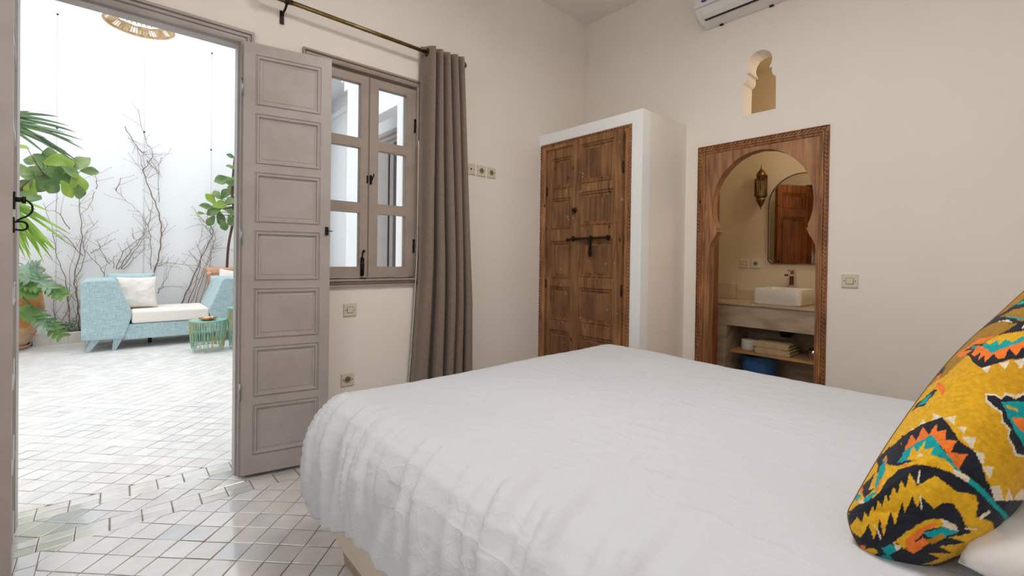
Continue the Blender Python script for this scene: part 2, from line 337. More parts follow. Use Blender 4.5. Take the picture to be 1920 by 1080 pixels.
CU_P=[('W',[(-7.4,-5.0),(-6.4,-4.9),(-6.9,-6.1)]),('W',[(-7.3,-6.7),(-5.5,-6.5),(-6.3,-8.5)]),('W',[(-6.2,-8.7),(-4.9,-8.8),(-5.1,-10.4),(-5.7,-10.9)]),('W',[(-5.5,-11.0),(-3.9,-10.7),(-4.5,-12.7)]),('W',[(-4.6,-13.9),(-3.2,-13.3),(-2.6,-15.4),(-3.8,-15.7)]),('W',[(-2.4,-15.3),(-1.8,-13.3),(-0.9,-14.9)]),('W',[(-1.0,-14.9),(0.4,-12.8),(3.3,-13.6)]),('W',[(-8.5,-3.2),(-9.2,-2.1),(-9.7,-3.7)]),('W',[(-10.5,-3.3),(-11.9,-5.3),(-10.5,-4.4)]),('W',[(-8.4,-3.3),(-7.1,-2.9),(-7.7,-4.6)]),('W',[(-12.1,-4.9),(-13.3,-7.0),(-11.9,-5.9)]),('K',[(-8.6,-3.1),(-7.6,-7.6),(-5.9,-9.0),(-5.0,-12.7),(-3.7,-15.6),(3.7,-13.5),(3.5,-14.8),(1.1,-17.4),(-0.4,-18.5),(-6.4,-15.2),(-8.2,-12.9),(-10.0,-11.7),(-13.0,-11.5),(-15.6,-12.5),(-16.6,-11.9),(-15.5,-9.0),(-13.9,-7.1),(-12.6,-5.7),(-11.0,-4.3)]),('O',[(-14.8,-10.3),(-13.9,-7.7),(-13.8,-8.6),(-12.5,-6.3),(-12.5,-7.6),(-11.0,-4.9),(-10.9,-6.5),(-10.4,-5.7),(-9.5,-4.3),(-9.8,-6.0),(-8.8,-5.5),(-9.3,-7.4),(-7.9,-7.3),(-9.1,-9.5),(-7.0,-9.4),(-8.3,-12.0),(-9.0,-11.5),(-10.7,-6.7),(-12.6,-8.4),(-14.9,-11.8)]),('T',[(-15.4,-11.8),(-14.5,-9.8),(-12.4,-7.9),(-10.6,-6.5),(-10.0,-9.2),(-8.0,-12.5),(-10.0,-11.7),(-12.8,-10.7)]),('Y',[(-14.3,-11.2),(-13.0,-8.6),(-13.0,-9.9),(-11.6,-7.7),(-12.1,-9.4),(-10.9,-8.8),(-11.5,-10.2),(-9.9,-10.6),(-8.8,-11.9),(-11.2,-11.5),(-13.2,-11.3)]),('W',[(-13.1,-10.6),(-12.6,-9.9),(-12.3,-10.6)]),('K',[(-22.2,-21.0),(-20.8,-19.3),(-19.1,-18.2),(-17.5,-15.4),(-15.5,-13.0),(-13.0,-11.7),(-10.6,-12.0),(-8.2,-12.9),(-5.7,-14.5),(-3.4,-16.5),(0.2,-18.3),(-0.9,-20.9),(-4.6,-24.1),(-8.7,-27.1),(-13.0,-28.6),(-16.9,-28.4),(-21.3,-27.5),(-22.8,-24.2)]),('Y',[(-19.2,-18.0),(-17.4,-14.7),(-15.6,-12.4),(-13.5,-11.3),(-11.2,-11.4),(-9.1,-11.9),(-9.2,-12.8),(-11.3,-12.1),(-13.6,-12.0),(-15.6,-13.0),(-17.1,-14.8),(-18.6,-17.5)]),('W',[(-9.1,-12.0),(-7.0,-12.9),(-7.4,-13.8),(-9.1,-12.9)]),('T',[(-7.1,-13.0),(-5.1,-14.4),(-3.1,-16.3),(0.4,-17.7),(-0.3,-18.3),(-3.9,-16.6),(-5.8,-15.0),(-7.5,-13.8)]),('Y',[(-22.3,-23.8),(-21.5,-21.8),(-20.9,-22.6),(-20.5,-20.8),(-20.0,-21.6),(-19.5,-19.6),(-19.1,-20.4),(-18.7,-18.6),(-18.2,-19.6),(-17.8,-17.4),(-17.4,-18.6),(-16.8,-16.2),(-16.3,-17.2),(-15.7,-14.8),(-15.2,-16.2),(-14.5,-13.6),(-13.8,-15.5),(-11.4,-13.5),(-9.0,-15.4),(-6.4,-15.4),(-6.2,-16.6),(-6.4,-18.5),(-4.0,-18.7),(-3.2,-19.6),(-4.6,-21.0),(-2.8,-21.6),(-5.7,-23.2),(-8.2,-24.7),(-10.7,-26.6),(-12.7,-27.1),(-10.4,-25.6),(-12.3,-25.2),(-8.8,-24.4),(-11.0,-23.9),(-7.3,-22.5),(-9.8,-22.3),(-6.8,-20.9),(-7.7,-19.9),(-8.4,-18.6),(-9.4,-17.3),(-10.7,-17.4),(-11.9,-18.6),(-13.4,-17.1),(-14.0,-19.0),(-14.5,-17.2),(-15.5,-20.0),(-15.8,-18.3),(-16.8,-22.2),(-17.2,-19.9),(-18.3,-24.1),(-18.7,-21.4),(-19.4,-25.1),(-20.1,-22.6),(-21.0,-25.1),(-21.5,-24.7)]),('Y',[(-16.8,-24.6),(-15.3,-22.7),(-14.0,-21.4),(-12.4,-20.2),(-10.7,-19.9),(-10.7,-20.9),(-13.0,-21.9),(-15.5,-25.4)]),('O',[(-15.4,-24.0),(-14.0,-22.2),(-12.6,-21.1),(-11.1,-20.5),(-13.0,-22.1),(-14.6,-24.6),(-15.2,-25.2)]),('O',[(-15.3,-25.4),(-13.3,-23.1),(-12.2,-23.6),(-14.2,-25.8)]),('T',[(-13.3,-22.5),(-10.7,-21.0),(-9.0,-20.7),(-8.6,-21.3),(-10.6,-22.5),(-12.6,-22.9)]),('W',[(-10.8,-19.9),(-9.1,-20.3),(-8.5,-21.1),(-9.4,-21.1),(-10.6,-20.9)]),('G',[(-12.9,-23.5),(-10.7,-21.9),(-10.2,-22.4),(-11.9,-23.8)]),('T',[(-18.4,-26.0),(-17.2,-25.1),(-16.1,-25.7),(-17.5,-27.0)]),('W',[(-17.0,-24.7),(-15.8,-25.2),(-16.4,-26.0)]),('W',[(-13.3,-12.9),(-13.1,-12.9),(-13.5,-15.1),(-13.8,-15.2)]),('W',[(-13.6,-16.9),(-13.4,-16.8),(-13.3,-18.9),(-13.5,-19.0)]),('W',[(-7.8,-20.4),(-6.2,-20.2),(-6.1,-20.4),(-7.8,-20.7)]),('W',[(-6.0,-18.4),(-4.7,-17.2),(-4.3,-17.4),(-5.7,-18.7)]),('W',[(-19.4,-22.6),(-19.2,-22.6),(-18.4,-24.6),(-18.6,-24.7)]),('W',[(-2.9,1.4),(-1.6,1.3),(-1.1,0.8),(-0.4,1.8),(0.8,1.3),(2.2,2.3),(0.9,-8.3),(-0.9,-8.4),(-1.0,-7.3),(-1.7,-5.9),(-1.2,-4.6),(-2.0,-3.6),(-1.8,-2.0),(-2.6,-1.3),(-3.3,-0.2)]),('K',[(-2.8,1.0),(-1.8,1.0),(-1.2,0.4),(-0.4,1.3),(0.7,0.8),(2.1,1.9),(0.9,-8.0),(-0.6,-8.0),(-0.7,-7.0),(-1.4,-5.8),(-0.9,-4.5),(-1.7,-3.4),(-1.6,-1.8),(-2.3,-1.0),(-3.0,0.1)]),('T',[(-1.4,-0.0),(1.8,0.5),(0.9,-7.2),(-0.3,-4.8),(-0.9,-2.5)]),('O',[(-0.5,-2.4),(1.4,-2.3),(1.1,-4.9),(0.0,-3.6)]),('Y',[(-0.9,-0.4),(0.5,-0.9),(0.5,-1.4),(-0.7,-1.0)]),('O',[(-14.8,-12.5),(-15.3,-12.3),(-14.1,-11.8)]),('K',[(-16.9,-10.9),(-15.0,-8.1),(-15.6,-10.4),(-16.5,-12.2),(-17.8,-13.7)]),('K',[(-15.7,-10.6),(-14.0,-8.2),(-13.4,-6.2),(-12.6,-6.4),(-14.9,-11.0),(-15.7,-12.1),(-16.4,-12.2)]),('O',[(-16.4,-10.8),(-15.9,-10.0),(-16.4,-11.9),(-17.4,-14.2),(-18.5,-17.0),(-18.8,-17.1)]),('T',[(-17.2,-12.4),(-16.2,-10.7),(-16.9,-13.2),(-18.3,-16.0),(-18.8,-17.1),(-18.6,-16.0)]),('K',[(-19.6,-15.9),(-19.5,-17.0),(-17.8,-13.4),(-18.4,-14.3)]),('O',[(-20.1,-16.7),(-19.8,-15.4),(-19.5,-15.9),(-20.2,-17.9)]),('T',[(-21.0,-18.2),(-20.4,-16.6),(-20.5,-18.2),(-21.0,-18.9)]),('K',[(-20.3,-18.0),(-19.5,-15.7),(-19.5,-17.0),(-18.7,-16.5),(-20.1,-18.3)]),('W',[(-21.0,-19.2),(-20.3,-18.6),(-20.1,-19.1),(-20.8,-19.5)]),('T',[(-20.5,-18.9),(-19.6,-17.8),(-18.7,-17.0),(-18.8,-17.5),(-20.1,-19.2)]),('O',[(-22.6,-25.5),(-21.7,-25.3),(-21.7,-26.1),(-22.6,-26.0)]),('O',[(-21.0,-26.3),(-20.5,-26.1),(-20.2,-26.9),(-20.9,-27.0)]),('Y',[(-20.5,-26.8),(-19.6,-26.3),(-18.6,-26.8),(-19.4,-27.3)]),('T',[(-18.5,-27.3),(-17.4,-26.8),(-16.4,-27.4),(-17.5,-27.8)]),('D',[(-6.9,4.9),(-5.2,6.5),(-2.2,10.0),(2.5,14.1),(6.0,16.8),(7.6,18.5),(10.5,24.9),(9.0,24.2),(5.2,20.7),(0.3,16.0),(-3.6,10.5),(-7.0,5.2)]),('K',[(2.2,17.6),(3.5,19.4),(6.3,21.1),(8.9,23.3),(10.5,24.9),(8.7,21.0),(7.4,20.2),(6.7,20.7),(5.3,19.8),(4.9,20.1)]),('T',[(4.2,18.9),(5.0,19.4),(5.5,18.5),(6.2,17.0),(6.1,16.4),(5.2,17.8)]),('K',[(-1.6,12.8),(0.3,15.5),(3.0,18.6),(5.1,20.1),(5.6,16.4),(5.7,16.1),(4.6,16.5),(4.4,18.1),(3.8,18.3),(2.1,17.0),(-0.2,14.1)]),('W',[(4.4,18.3),(4.9,17.9),(4.8,16.3),(4.6,16.9)]),('T',[(7.6,22.5),(8.5,22.6),(9.6,23.1),(8.9,21.4),(8.0,21.5)]),('O',[(-2.3,11.5),(-0.9,12.7),(0.9,14.4),(2.3,14.1),(0.4,12.9),(-1.9,10.6),(-2.5,10.3)]),('K',[(-1.5,11.8),(-0.2,13.0),(0.6,12.7),(-0.6,11.5)]),('T',[(-0.8,12.2),(-0.3,12.8),(-0.1,12.3),(-0.8,11.7)]),('K',[(-6.3,6.1),(-4.8,8.8),(-3.5,10.1),(-5.1,7.3)]),('O',[(-6.3,5.7),(-5.0,7.8),(-5.6,6.5),(-6.3,5.5)]),('K',[(2.5,14.1),(6.0,16.8),(7.9,18.3),(6.3,13.9),(5.0,14.1),(3.0,13.7)]),('W',[(5.0,14.9),(5.7,15.8),(5.6,15.2),(5.1,14.7)]),('W',[(-1.9,6.4),(-0.2,7.9),(-1.6,5.4)]),('W',[(0.2,7.4),(1.7,7.9),(0.5,6.1)]),('W',[(2.1,7.9),(3.6,8.4),(2.5,6.3)]),('K',[(-1.8,10.6),(0.3,12.5),(1.4,11.1),(2.4,10.5),(5.6,11.6),(4.8,8.7),(3.2,8.3),(1.5,8.1),(-1.0,6.9),(-1.9,6.6),(-2.2,8.0)]),('O',[(-1.4,10.5),(0.0,12.5),(0.4,10.3),(2.0,10.9),(4.2,11.9),(5.8,12.4),(5.3,10.5),(3.8,10.6),(2.7,9.0),(2.3,10.5),(1.2,8.5),(0.5,8.4),(0.4,9.6),(-1.1,7.9),(-0.5,9.5),(-1.6,8.4),(-0.6,10.4),(-1.6,9.5)]),('T',[(0.1,12.1),(2.2,13.4),(4.7,13.4),(6.2,13.6),(5.8,12.4),(4.3,12.0),(0.3,9.9)]),('Y',[(0.8,12.9),(3.0,14.2),(5.1,14.3),(6.5,14.5),(6.1,13.3),(4.6,13.1),(3.0,11.8),(2.8,12.9),(1.6,11.5),(2.0,12.9),(0.9,12.0)]),('K',[(-10.7,-0.9),(-9.6,0.8),(-8.2,2.4),(-7.3,3.4),(-7.2,3.0),(-8.3,1.5),(-9.5,-0.2),(-9.9,-0.1)]),('T',[(-9.8,0.2),(-8.6,1.9),(-7.8,2.5),(-9.1,0.4)]),('O',[(-6.4,5.1),(-6.3,3.4),(-7.3,1.3),(-7.0,3.8)]),('K',[(-14.3,-5.3),(-12.5,-2.3),(-12.1,-2.2),(-13.6,-4.6)])]
PALM_A=((-0.927,2.421),[(-0.439,2.535),(-0.493,2.486),(-0.368,2.473),(-0.308,2.397),(-0.259,2.333),(-0.246,2.229),(-0.286,2.11),(-0.43,2.22),(-0.379,2.19),(-0.515,2.292),(-0.628,2.522),(-0.647,2.571),(-0.664,2.339),(-0.339,2.141)])
PALM_B=((-0.891,1.671),[(-0.343,1.336),(-0.371,1.235),(-0.433,1.157),(-0.46,1.167),(-0.483,1.068),(-0.503,1.166),(-0.54,1.046),(-0.567,1.084),(-0.586,1.164),(-0.615,1.11),(-0.641,1.057),(-0.66,1.173),(-0.5,1.46),(-0.481,1.548),(-0.55,1.5),(-0.587,1.567),(-0.616,1.324),(-0.678,1.083),(-0.696,1.162),(-0.568,1.272),(-0.522,1.247)])
FIG_L=[(-0.499,2.194,30,25,'y'),(-0.312,2.191,30,50,'g'),(-0.669,2.037,34,190,'g'),(-0.454,2.034,42,-15,'g'),(-0.597,2.125,28,150,'g'),(-0.32,1.958,30,-70,'y'),(-0.228,2.12,20,5,'g'),(-0.742,1.908,26,200,'g'),(-0.785,2.322,16,160,'y'),(-0.702,2.193,24,170,'g'),(-0.532,1.902,26,-110,'g'),(-0.409,1.873,26,-60,'y'),(-0.31,1.852,22,-80,'g'),(-0.75,1.735,34,190,'g'),(-0.555,2.234,26,100,'g'),(-0.626,1.922,30,-130,'g'),(-0.379,2.075,26,-30,'g'),(-0.701,1.853,26,-100,'y'),(-0.424,2.15,26,70,'y'),(-0.61,2.195,22,140,'g'),(-0.784,2.051,26,170,'g')]
FIG_R=[(1.316,2.637,16,160,'g'),(1.297,2.451,18,165,'g'),(1.223,2.281,30,200,'g'),(1.305,2.22,22,185,'g'),(1.071,1.965,26,130,'y'),(1.172,1.888,26,20,'y'),(1.013,1.851,24,170,'g'),(1.099,1.787,26,-150,'g'),(1.258,2.071,26,60,'g'),(1.294,1.947,24,30,'g'),(1.2,1.7,28,-80,'g'),(1.295,1.835,26,-10,'g'),(0.936,1.744,12,180,'g'),(1.317,1.652,26,-60,'g'),(1.08,1.653,22,-120,'g'),(1.228,1.591,22,-70,'g'),(1.137,2.042,20,110,'g'),(1.334,2.135,24,90,'g'),(1.364,1.776,26,0,'g'),(1.405,2.005,26,30,'g'),(1.374,2.3,24,20,'g'),(1.394,2.504,22,40,'g')]
PHIL=[(-0.785,1.014,-0.709,0.82,'p'),(-0.702,0.894,-0.532,0.725,'p'),(-0.574,0.769,-0.437,0.642,'g'),(-0.825,0.854,-0.642,0.741,'g'),(-0.845,0.748,-0.642,0.675,'g'),(-0.804,0.538,-0.658,0.388,'g'),(-0.692,0.513,-0.565,0.247,'p'),(-0.616,0.386,-0.443,0.162,'g'),(-0.764,0.913,-0.643,0.998,'p')]
# ================================================================ SETTING
# ---- floor: square handmade tiles laid on the diagonal, with straight border rows at the threshold
def clip(poly, x0, x1, y0, y1):
    for ax, v, s in ((0, x0, 1), (0, x1, -1), (1, y0, 1), (1, y1, -1)):
        o = []
        for i in range(len(poly)):
            a, b = poly[i], poly[(i+1) % len(poly)]
            ia, ib = (a[ax]-v)*s >= 0, (b[ax]-v)*s >= 0
            if ia: o.append(a)
            if ia != ib:
                t = (v-a[ax])/(b[ax]-a[ax]); o.append((a[0]+(b[0]-a[0])*t, a[1]+(b[1]-a[1])*t))
        poly = o
        if not poly: return poly
    return poly
def parea(p): return abs(sum(p[i][0]*p[(i+1) % len(p)][1]-p[(i+1) % len(p)][0]*p[i][1] for i in range(len(p))))/2
rt = random.Random(3)
tones = [(.74,.715,.685), (.70,.675,.645), (.78,.76,.735), (.73,.71,.69), (.68,.685,.69), (.75,.72,.69), (.71,.69,.665), (.77,.75,.72), (.62,.64,.66), (.73,.69,.65), (.76,.74,.715), (.75,.73,.70)]
tv, tf, tcol, tgl = [], [], [], []
def add_tile(poly, tilt=.010):
    if len(poly) < 3 or parea(poly) < 6e-4: return
    cx = sum(p[0] for p in poly)/len(poly); cy = sum(p[1] for p in poly)/len(poly)
    ax, ay = rt.gauss(0, tilt), rt.gauss(0, tilt); g = rt.choice(tones); g = g if cy < 2.93 else tuple(.45*a+.55*b for a, b in zip(g, (.745, .73, .71))); k = rt.uniform(.93, 1.05)*(1.0 if cy < 2.93 else 1.05)
    def ring(ins, z):
        o = []
        for p in poly:
            dx, dy = p[0]-cx, p[1]-cy; d = math.hypot(dx, dy) or 1; q = max(0, 1-ins/d)
            x, y = cx+dx*q, cy+dy*q; o.append((x, y, z+(x-cx)*ax+(y-cy)*ay))
        return o
    n = len(poly); b = len(tv); jw = .0016+rt.random()*.0012
    for ins, z in ((jw, -.006), (jw, -.0010), (jw+.0040, 0)):
        tv.extend(ring(ins, z))
    for r_ in range(2):
        for i in range(n): tf.append((b+r_*n+i, b+r_*n+(i+1) % n, b+(r_+1)*n+(i+1) % n, b+(r_+1)*n+i)); tcol.append([c*k*.9 for c in g])
    tf.append(tuple(b+2*n+i for i in range(n))); tcol.append([c*k for c in g])
    while len(tgl) < len(tcol): tgl.append(1 if cy < 2.93 else .12)
def diag(x0, x1, y0, y1, s=.102, ang=45, ox=0, oy=0):
    c, sn = math.cos(R(ang)), math.sin(R(ang)); M_ = int(max(x1-x0, y1-y0)/s*1.6)+4; mx, my = (x0+x1)/2+ox, (y0+y1)/2+oy
    for i in range(-M_, M_):
        for j in range(-M_, M_):
            P = []
            for a, b in ((i, j), (i+1, j), (i+1, j+1), (i, j+1)):
                jx = (math.sin(a*12.9+b*7.3)*.5)*.003; jy = (math.sin(a*5.1+b*17.7))*.0015
                u, v = a*s+jx, b*s+jy; P.append((mx+u*c-v*sn, my+u*sn+v*c))
            add_tile(clip(P, x0, x1, y0, y1))
def row(x0, x1, y0, y1, n, axis='x'):
    for i in range(n):
        if axis == 'x': add_tile([(x0+(x1-x0)*i/n, y0), (x0+(x1-x0)*(i+1)/n, y0), (x0+(x1-x0)*(i+1)/n, y1), (x0+(x1-x0)*i/n, y1)])
        else: add_tile([(x0, y0+(y1-y0)*i/n), (x1, y0+(y1-y0)*i/n), (x1, y0+(y1-y0)*(i+1)/n), (x0, y0+(y1-y0)*(i+1)/n)])
diag(-.21, 2.66, -.62, 2.50, .103, 46, .02, .01)
row(-.33, 2.66, 2.50, 2.562, 28); row(-.33, 2.66, 2.562, 2.624, 28)
row(-.33, -.27, -.62, 2.50, 30, 'y'); row(-.27, -.21, -.62, 2.50, 30, 'y')
diag(-1.3, -.33, -.62, 2.70, .103, 46)
diag(-.33, 2.66, 2.624, 2.80, .103, 46)
row(-3.0, 2.7, 2.80, 2.862, 54); row(-3.0, 2.7, 2.862, 2.924, 54)
diag(-3.0, 2.7, 2.924, 8.05, .103, 45)
me = bpy.data.meshes.new('floor'); me.from_pydata(tv, [], tf); me.update()
ca = me.color_attributes.new('tone', 'FLOAT_COLOR', 'CORNER'); cc = []
for p, c in zip(me.polygons, tcol): cc += (list(c)+[1])*p.loop_total
ca.data.foreach_set('color', cc)
cg = me.color_attributes.new('polish', 'FLOAT_COLOR', 'CORNER'); cc = []
for p, c in zip(me.polygons, tgl): cc += [c, c, c, 1]*p.loop_total
cg.data.foreach_set('color', cc)
tile_m = attr_mat('floor_tile', .16, bump=(11, .10, .0030), vary=(11, .93, 1.04), coat=1, spec=.8)
tile_m.node_tree.nodes['Principled BSDF'].inputs['Coat IOR'].default_value = 1.75
_n = tile_m.node_tree; _a = _n.nodes.new('ShaderNodeVertexColor'); _a.layer_name = 'polish'; _n.links.new(_a.outputs[0], _n.nodes['Principled BSDF'].inputs['Coat Weight'])
_r = _n.nodes.new('ShaderNodeMapRange'); _r.inputs[3].default_value = .42; _r.inputs[4].default_value = .15; _n.links.new(_a.outputs[0], _r.inputs[0]); _n.links.new(_r.outputs[0], _n.nodes['Principled BSDF'].inputs['Roughness']); me.materials.append(tile_m)
fl = bpy.data.objects.new('floor', me); COL.objects.link(fl)
tag(fl, 'glossy off-white handmade square tiles laid on the diagonal, running out to the courtyard', kind='structure')
grout = mat('grout', '8b7f72', .9, bump=(60, .5, .002))
MB().box(-3.2, 5.0, -.8, 8.8, -.12, -.0035).build('floor_base', grout, fl) if False else None
g_ = MB().box(-3.3, 3.3, -.8, 8.9, -.12, -.0035)
ORG['floor'] = Vector((0, 0, 0)); g_.build('grout_bed', grout, fl)

# ---- room shell
def struct(mb, name, m_, label=None, **k):
    o = mb.build(name, m_, **k); tag(o, label, kind='structure'); return o
DX0, DX1, DZ = -.345, .518, 2.292       # courtyard doorway
WX0, WX1, WZ0, WZ1 = .82, 1.505, 1.005, 2.275
def hole(x0, x1, z0, z1): return [(x0, z0), (x0, z1), (x1, z1), (x1, z0)]
outer = [(-1.5, -.02), (DX0, -.02), (DX0, DZ), (DX1, DZ), (DX1, -.02), (5.0, -.02), (5.0, 3.5), (-1.5, 3.5)]
w = MB(FW).plate(outer, [hole(WX0, WX1, WZ0, WZ1)], -.20, 0)
struct(w, 'wall_window', plaster, 'cream plaster wall with the courtyard doorway and casement window')
# arch wall, with the wooden doorway and the keyhole niche
NI = [(1.327, 2.147), (1.325, 2.360), (1.312, 2.368), (1.302, 2.385), (1.299, 2.405), (1.303, 2.425), (1.283, 2.428), (1.296, 2.455), (1.300, 2.482), (1.293, 2.512), (1.276, 2.537), (1.250, 2.554),
      (1.222, 2.559), (1.190, 2.553), (1.163, 2.535), (1.147, 2.508), (1.143, 2.480), (1.149, 2.452), (1.162, 2.428), (1.141, 2.425), (1.145, 2.405), (1.142, 2.385), (1.132, 2.368), (1.119, 2.360), (1.117, 2.147)]
NI = [(-y, z) for y, z in NI]
w = MB(FB).plate([(-2.72, -.02), (-1.632, -.02), (-1.632, 1.980), (-.815, 1.980), (-.815, -.02), (.8, -.02), (.8, 3.5), (-2.72, 3.5)], [NI], -.15, 0)
struct(w, 'wall_bathroom', plaster, 'cream plaster wall with the arched bathroom doorway and keyhole niche')
struct(MB().box(-1.5, 5.0, -.82, -.62, -.02, 3.5), 'wall_head', plaster)
struct(MB().box(-1.5, -1.3, -.8, 2.7, -.02, 3.5), 'wall_left', plaster)
struct(MB().box(-1.5, 5.0, -.8, 2.98, 3.28, 3.5), 'ceiling', ceil_m)
# boxed closet corner
w = MB(FC).plate([(-2.71, -.02), (-2.69, -.02), (-2.69, 2.082), (-1.812, 2.082), (-1.812, -.02), (-1.728, -.02), (-1.728, 2.165), (-2.71, 2.165)], [], -.09, 0)
cs = struct(w, 'wall_closet', plaster_cool, 'white boxed-out closet surround in the corner')
q = MB(); q.box(2.74, 3.24, 1.728, 1.80, -.02, 2.165); q.box(2.74, 3.24, 1.80, 2.70, 2.09, 2.165)
q.build('closet_side', plaster, cs)
struct(MB().box(2.76, 3.22, 1.8, 2.69, -.01, .004), 'trim_1', grout)
# bathroom shell
q = MB(); q.box(4.5, 4.7, .2, 3.2, -.02, 3.0); struct(q, 'wall_bathroom_back', bath_m, 'tan bathroom wall behind the washbasin')
struct(MB().box(3.38, 4.7, 2.35, 2.5, -.02, 3.0), 'wall_bathroom_left', bath_m)
struct(MB().box(3.38, 4.7, .1, .25, -.02, 3.0), 'wall_bathroom_right', bath_m)
struct(MB().box(3.36, 4.7, .1, 2.5, 2.9, 3.0), 'ceiling_bathroom', bath_m)
struct(MB().box(3.20, 4.7, .1, 2.5, -.1, -.001), 'floor_bathroom', marble)

# ---- courtyard shell
struct(MB().box(-3.3, 3.4, 8.45, 8.7, -.1, 5.6), 'wall_courtyard_back', plaster_cool, 'tall white courtyard wall behind the sofa')
struct(MB().box(-3.3, -3.0, 3.0, 8.5, -.1, 5.6), 'wall_courtyard_left', plaster_cool)
def FA(u, v, w=0): return (2.1-w, -u, v)
outer = [(-8.5, -.05), (-7.7, -.05), (-7.7, 3.45), (-7.6, 3.6), (-5.75, 3.6), (-5.75, 3.42), (-5.66, 3.42), (-5.66, 3.29), (-5.56, 3.29), (-5.56, 3.16), (-5.45, 3.16), (-5.45, -.05),
         (-5.02, -.05), (-5.02, 2.655), (-4.163, 2.655), (-4.163, -.05), (-3.0, -.05), (-3.0, 5.6), (-8.5, 5.6)]
struct(MB(FA).plate(outer, [], -.14, 0), 'wall_gallery', plaster_cool, 'white courtyard arcade wall with stepped corbels, seen through the window')
q = MB(); q.box(2.75, 2.95, 3.0, 8.5, -.1, 3.9); struct(q, 'wall_gallery_back', plaster_cool)
struct(MB().box(2.24, 2.95, 3.0, 8.5, 3.75, 3.9), 'ceiling_gallery', plaster_cool)
struct(MB().box(2.70, 2.75, 3.0, 8.45, 3.42, 3.5), 'trim_2', plaster_cool, 'thin moulding band along the gallery wall')

# gallery door far behind the window
def FG(u, v, w=0): return (2.75-w, -u, v)
gd = thing('door_3', (2.72, 5.5, 0), 'taupe door with open louvred shutter in the gallery, seen through the window', kind='structure')
q = MB(FG); casing(q, -6.05, -4.9, 0, 2.62, [(0, 0), (0, .05), (.03, .05), (.05, .08), (.09, .08), (.10, .11), (.15, .11), (.16, .0)]); q.build('door_frame', taupe, gd)
q = MB(FG); q.box(-6.05, -5.55, 0, 2.62, .01, .05); q.box(-5.50, -5.40, 0, 2.62, .01, .07); q.box(-5.15, -4.9, 0, 2.62, .01, .06); q.build('door_leaf', taupe, gd, bevel=.004)
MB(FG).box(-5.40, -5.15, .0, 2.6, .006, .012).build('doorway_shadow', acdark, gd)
q = MB(FG); q.box(-5.54, -5.51, .1, 2.5, .055, .075); q.build('bolt', black_iron, gd)

# ---- door_1: tall double doors to the courtyard
d1 = thing('door_1', (.085, 2.7, 0), 'tall taupe double doors standing open to the courtyard', kind='structure')
q = MB(FW)
casing(q, -.300, .475, -.0, 2.236, [(.040, -.09), (0, -.09), (0, -.02), (.010, -.018), (.010, .010), (.020, .014), (.026, .014), (.028, .006), (.034, .006), (.036, .016), (.046, .018), (.049, .008), (.054, .008), (.056, .020), (.068, .022), (.070, 0)])
q.build('door_frame', taupe, d1)
def leaf_prof(x0, x1, z0, z1, w, sgn=1, s=1.0):
    pr = [(0, 0), (.002, -.005), (.007, -.005), (.010, .002), (.017, .002), (.021, -.009), (.030, -.010), (.036, -.0075)]
    return [[(x0+i*s, z0+i*s, w+sgn*d), (x1-i*s, z0+i*s, w+sgn*d), (x1-i*s, z1-i*s, w+sgn*d), (x0+i*s, z1-i*s, w+sgn*d)] for i, d in pr]
def panelled_leaf(name, W_, H_, T_, rows, stile, mt, parent, M, prof=leaf_prof, s=1.0, mid=None, pan=None):
    """local frame u 0..W, v 0..H, thickness centred on w=0; rows = [(v0, v1)], the panels"""
    q = MB(M); h = T_/2; fields = []
    cols = [(stile, W_-stile)] if mid is None else [(stile, mid[0]), (mid[1], W_-stile)]
    xs = sorted({0, W_}|{c for p in cols for c in p}); zs = sorted({0, H_}|{c for p in rows for c in p})
    for sg in (1, -1):
        for i in range(len(xs)-1):
            for j in range(len(zs)-1):
                x0, x1, z0, z1 = xs[i], xs[i+1], zs[j], zs[j+1]
                if any(abs(x0-a) < 1e-6 and abs(x1-b) < 1e-6 for a, b in cols) and any(abs(z0-a) < 1e-6 and abs(z1-b) < 1e-6 for a, b in rows):
                    lp = prof(x0, x1, z0, z1, sg*h, sg, s)
                    if pan and sg == 1:
                        q.loops(lp); fields.append((x0, x1, z0, z1, lp[-1]))
                    else: q.loops(lp, cap='end')
                else: q.F([q.V(p) for p in rect(x0, x1, z0, z1, sg*h)])
    q.loops([rect(0, W_, 0, H_, -h), rect(0, W_, 0, H_, h)])
    lf_ = q.build(name, mt, parent, fix=True)
    for x0, x1, z0, z1, l in fields:
        a, b = l[0], l[2]; w0 = a[2]+.0075; a = (a[0]+.0035, a[1]+.0035); b = (b[0]-.0035, b[1]-.0035); q = MB(M)
        q.loops([rect(a[0], b[0], a[1], b[1], w0-.009), rect(a[0], b[0], a[1], b[1], w0), rect(a[0]+.012, b[0]-.012, a[1]+.012, b[1]-.012, w0+.0035)], cap='both')
        q.build('panel', pan, lf_)
    return lf_
rows1 = [(.095+i*.300, .095+i*.300+.262) for i in range(7)]
th = R(11.2)
def ML(u, v, w): return (.492+u*math.cos(th)+w*-math.sin(th), 2.664-u*math.sin(th)-w*math.cos(th), .020+v)
H1 = 2.214
def rec(n, x0=.055, T_=.042): pass
lf = panelled_leaf('door_leaf', .418, H1, .042, rows1, .052, taupe, d1, lambda u, v, w: ML(u, v, w+.0))
q = MB(lambda u, v, w: ML(u, v, w)); q.box(.392, .408, 1.245, 1.29, .021, .031); q.build('latch_plate', black_iron, lf, bevel=.001)
q = MB(lambda u, v, w: ML(u, v, w)); q.tube([(.400, 1.267, .031), (.412, 1.267, .040), (.428, 1.266, .040)], .0025, 6); q.build('latch_pin', black_iron, lf)
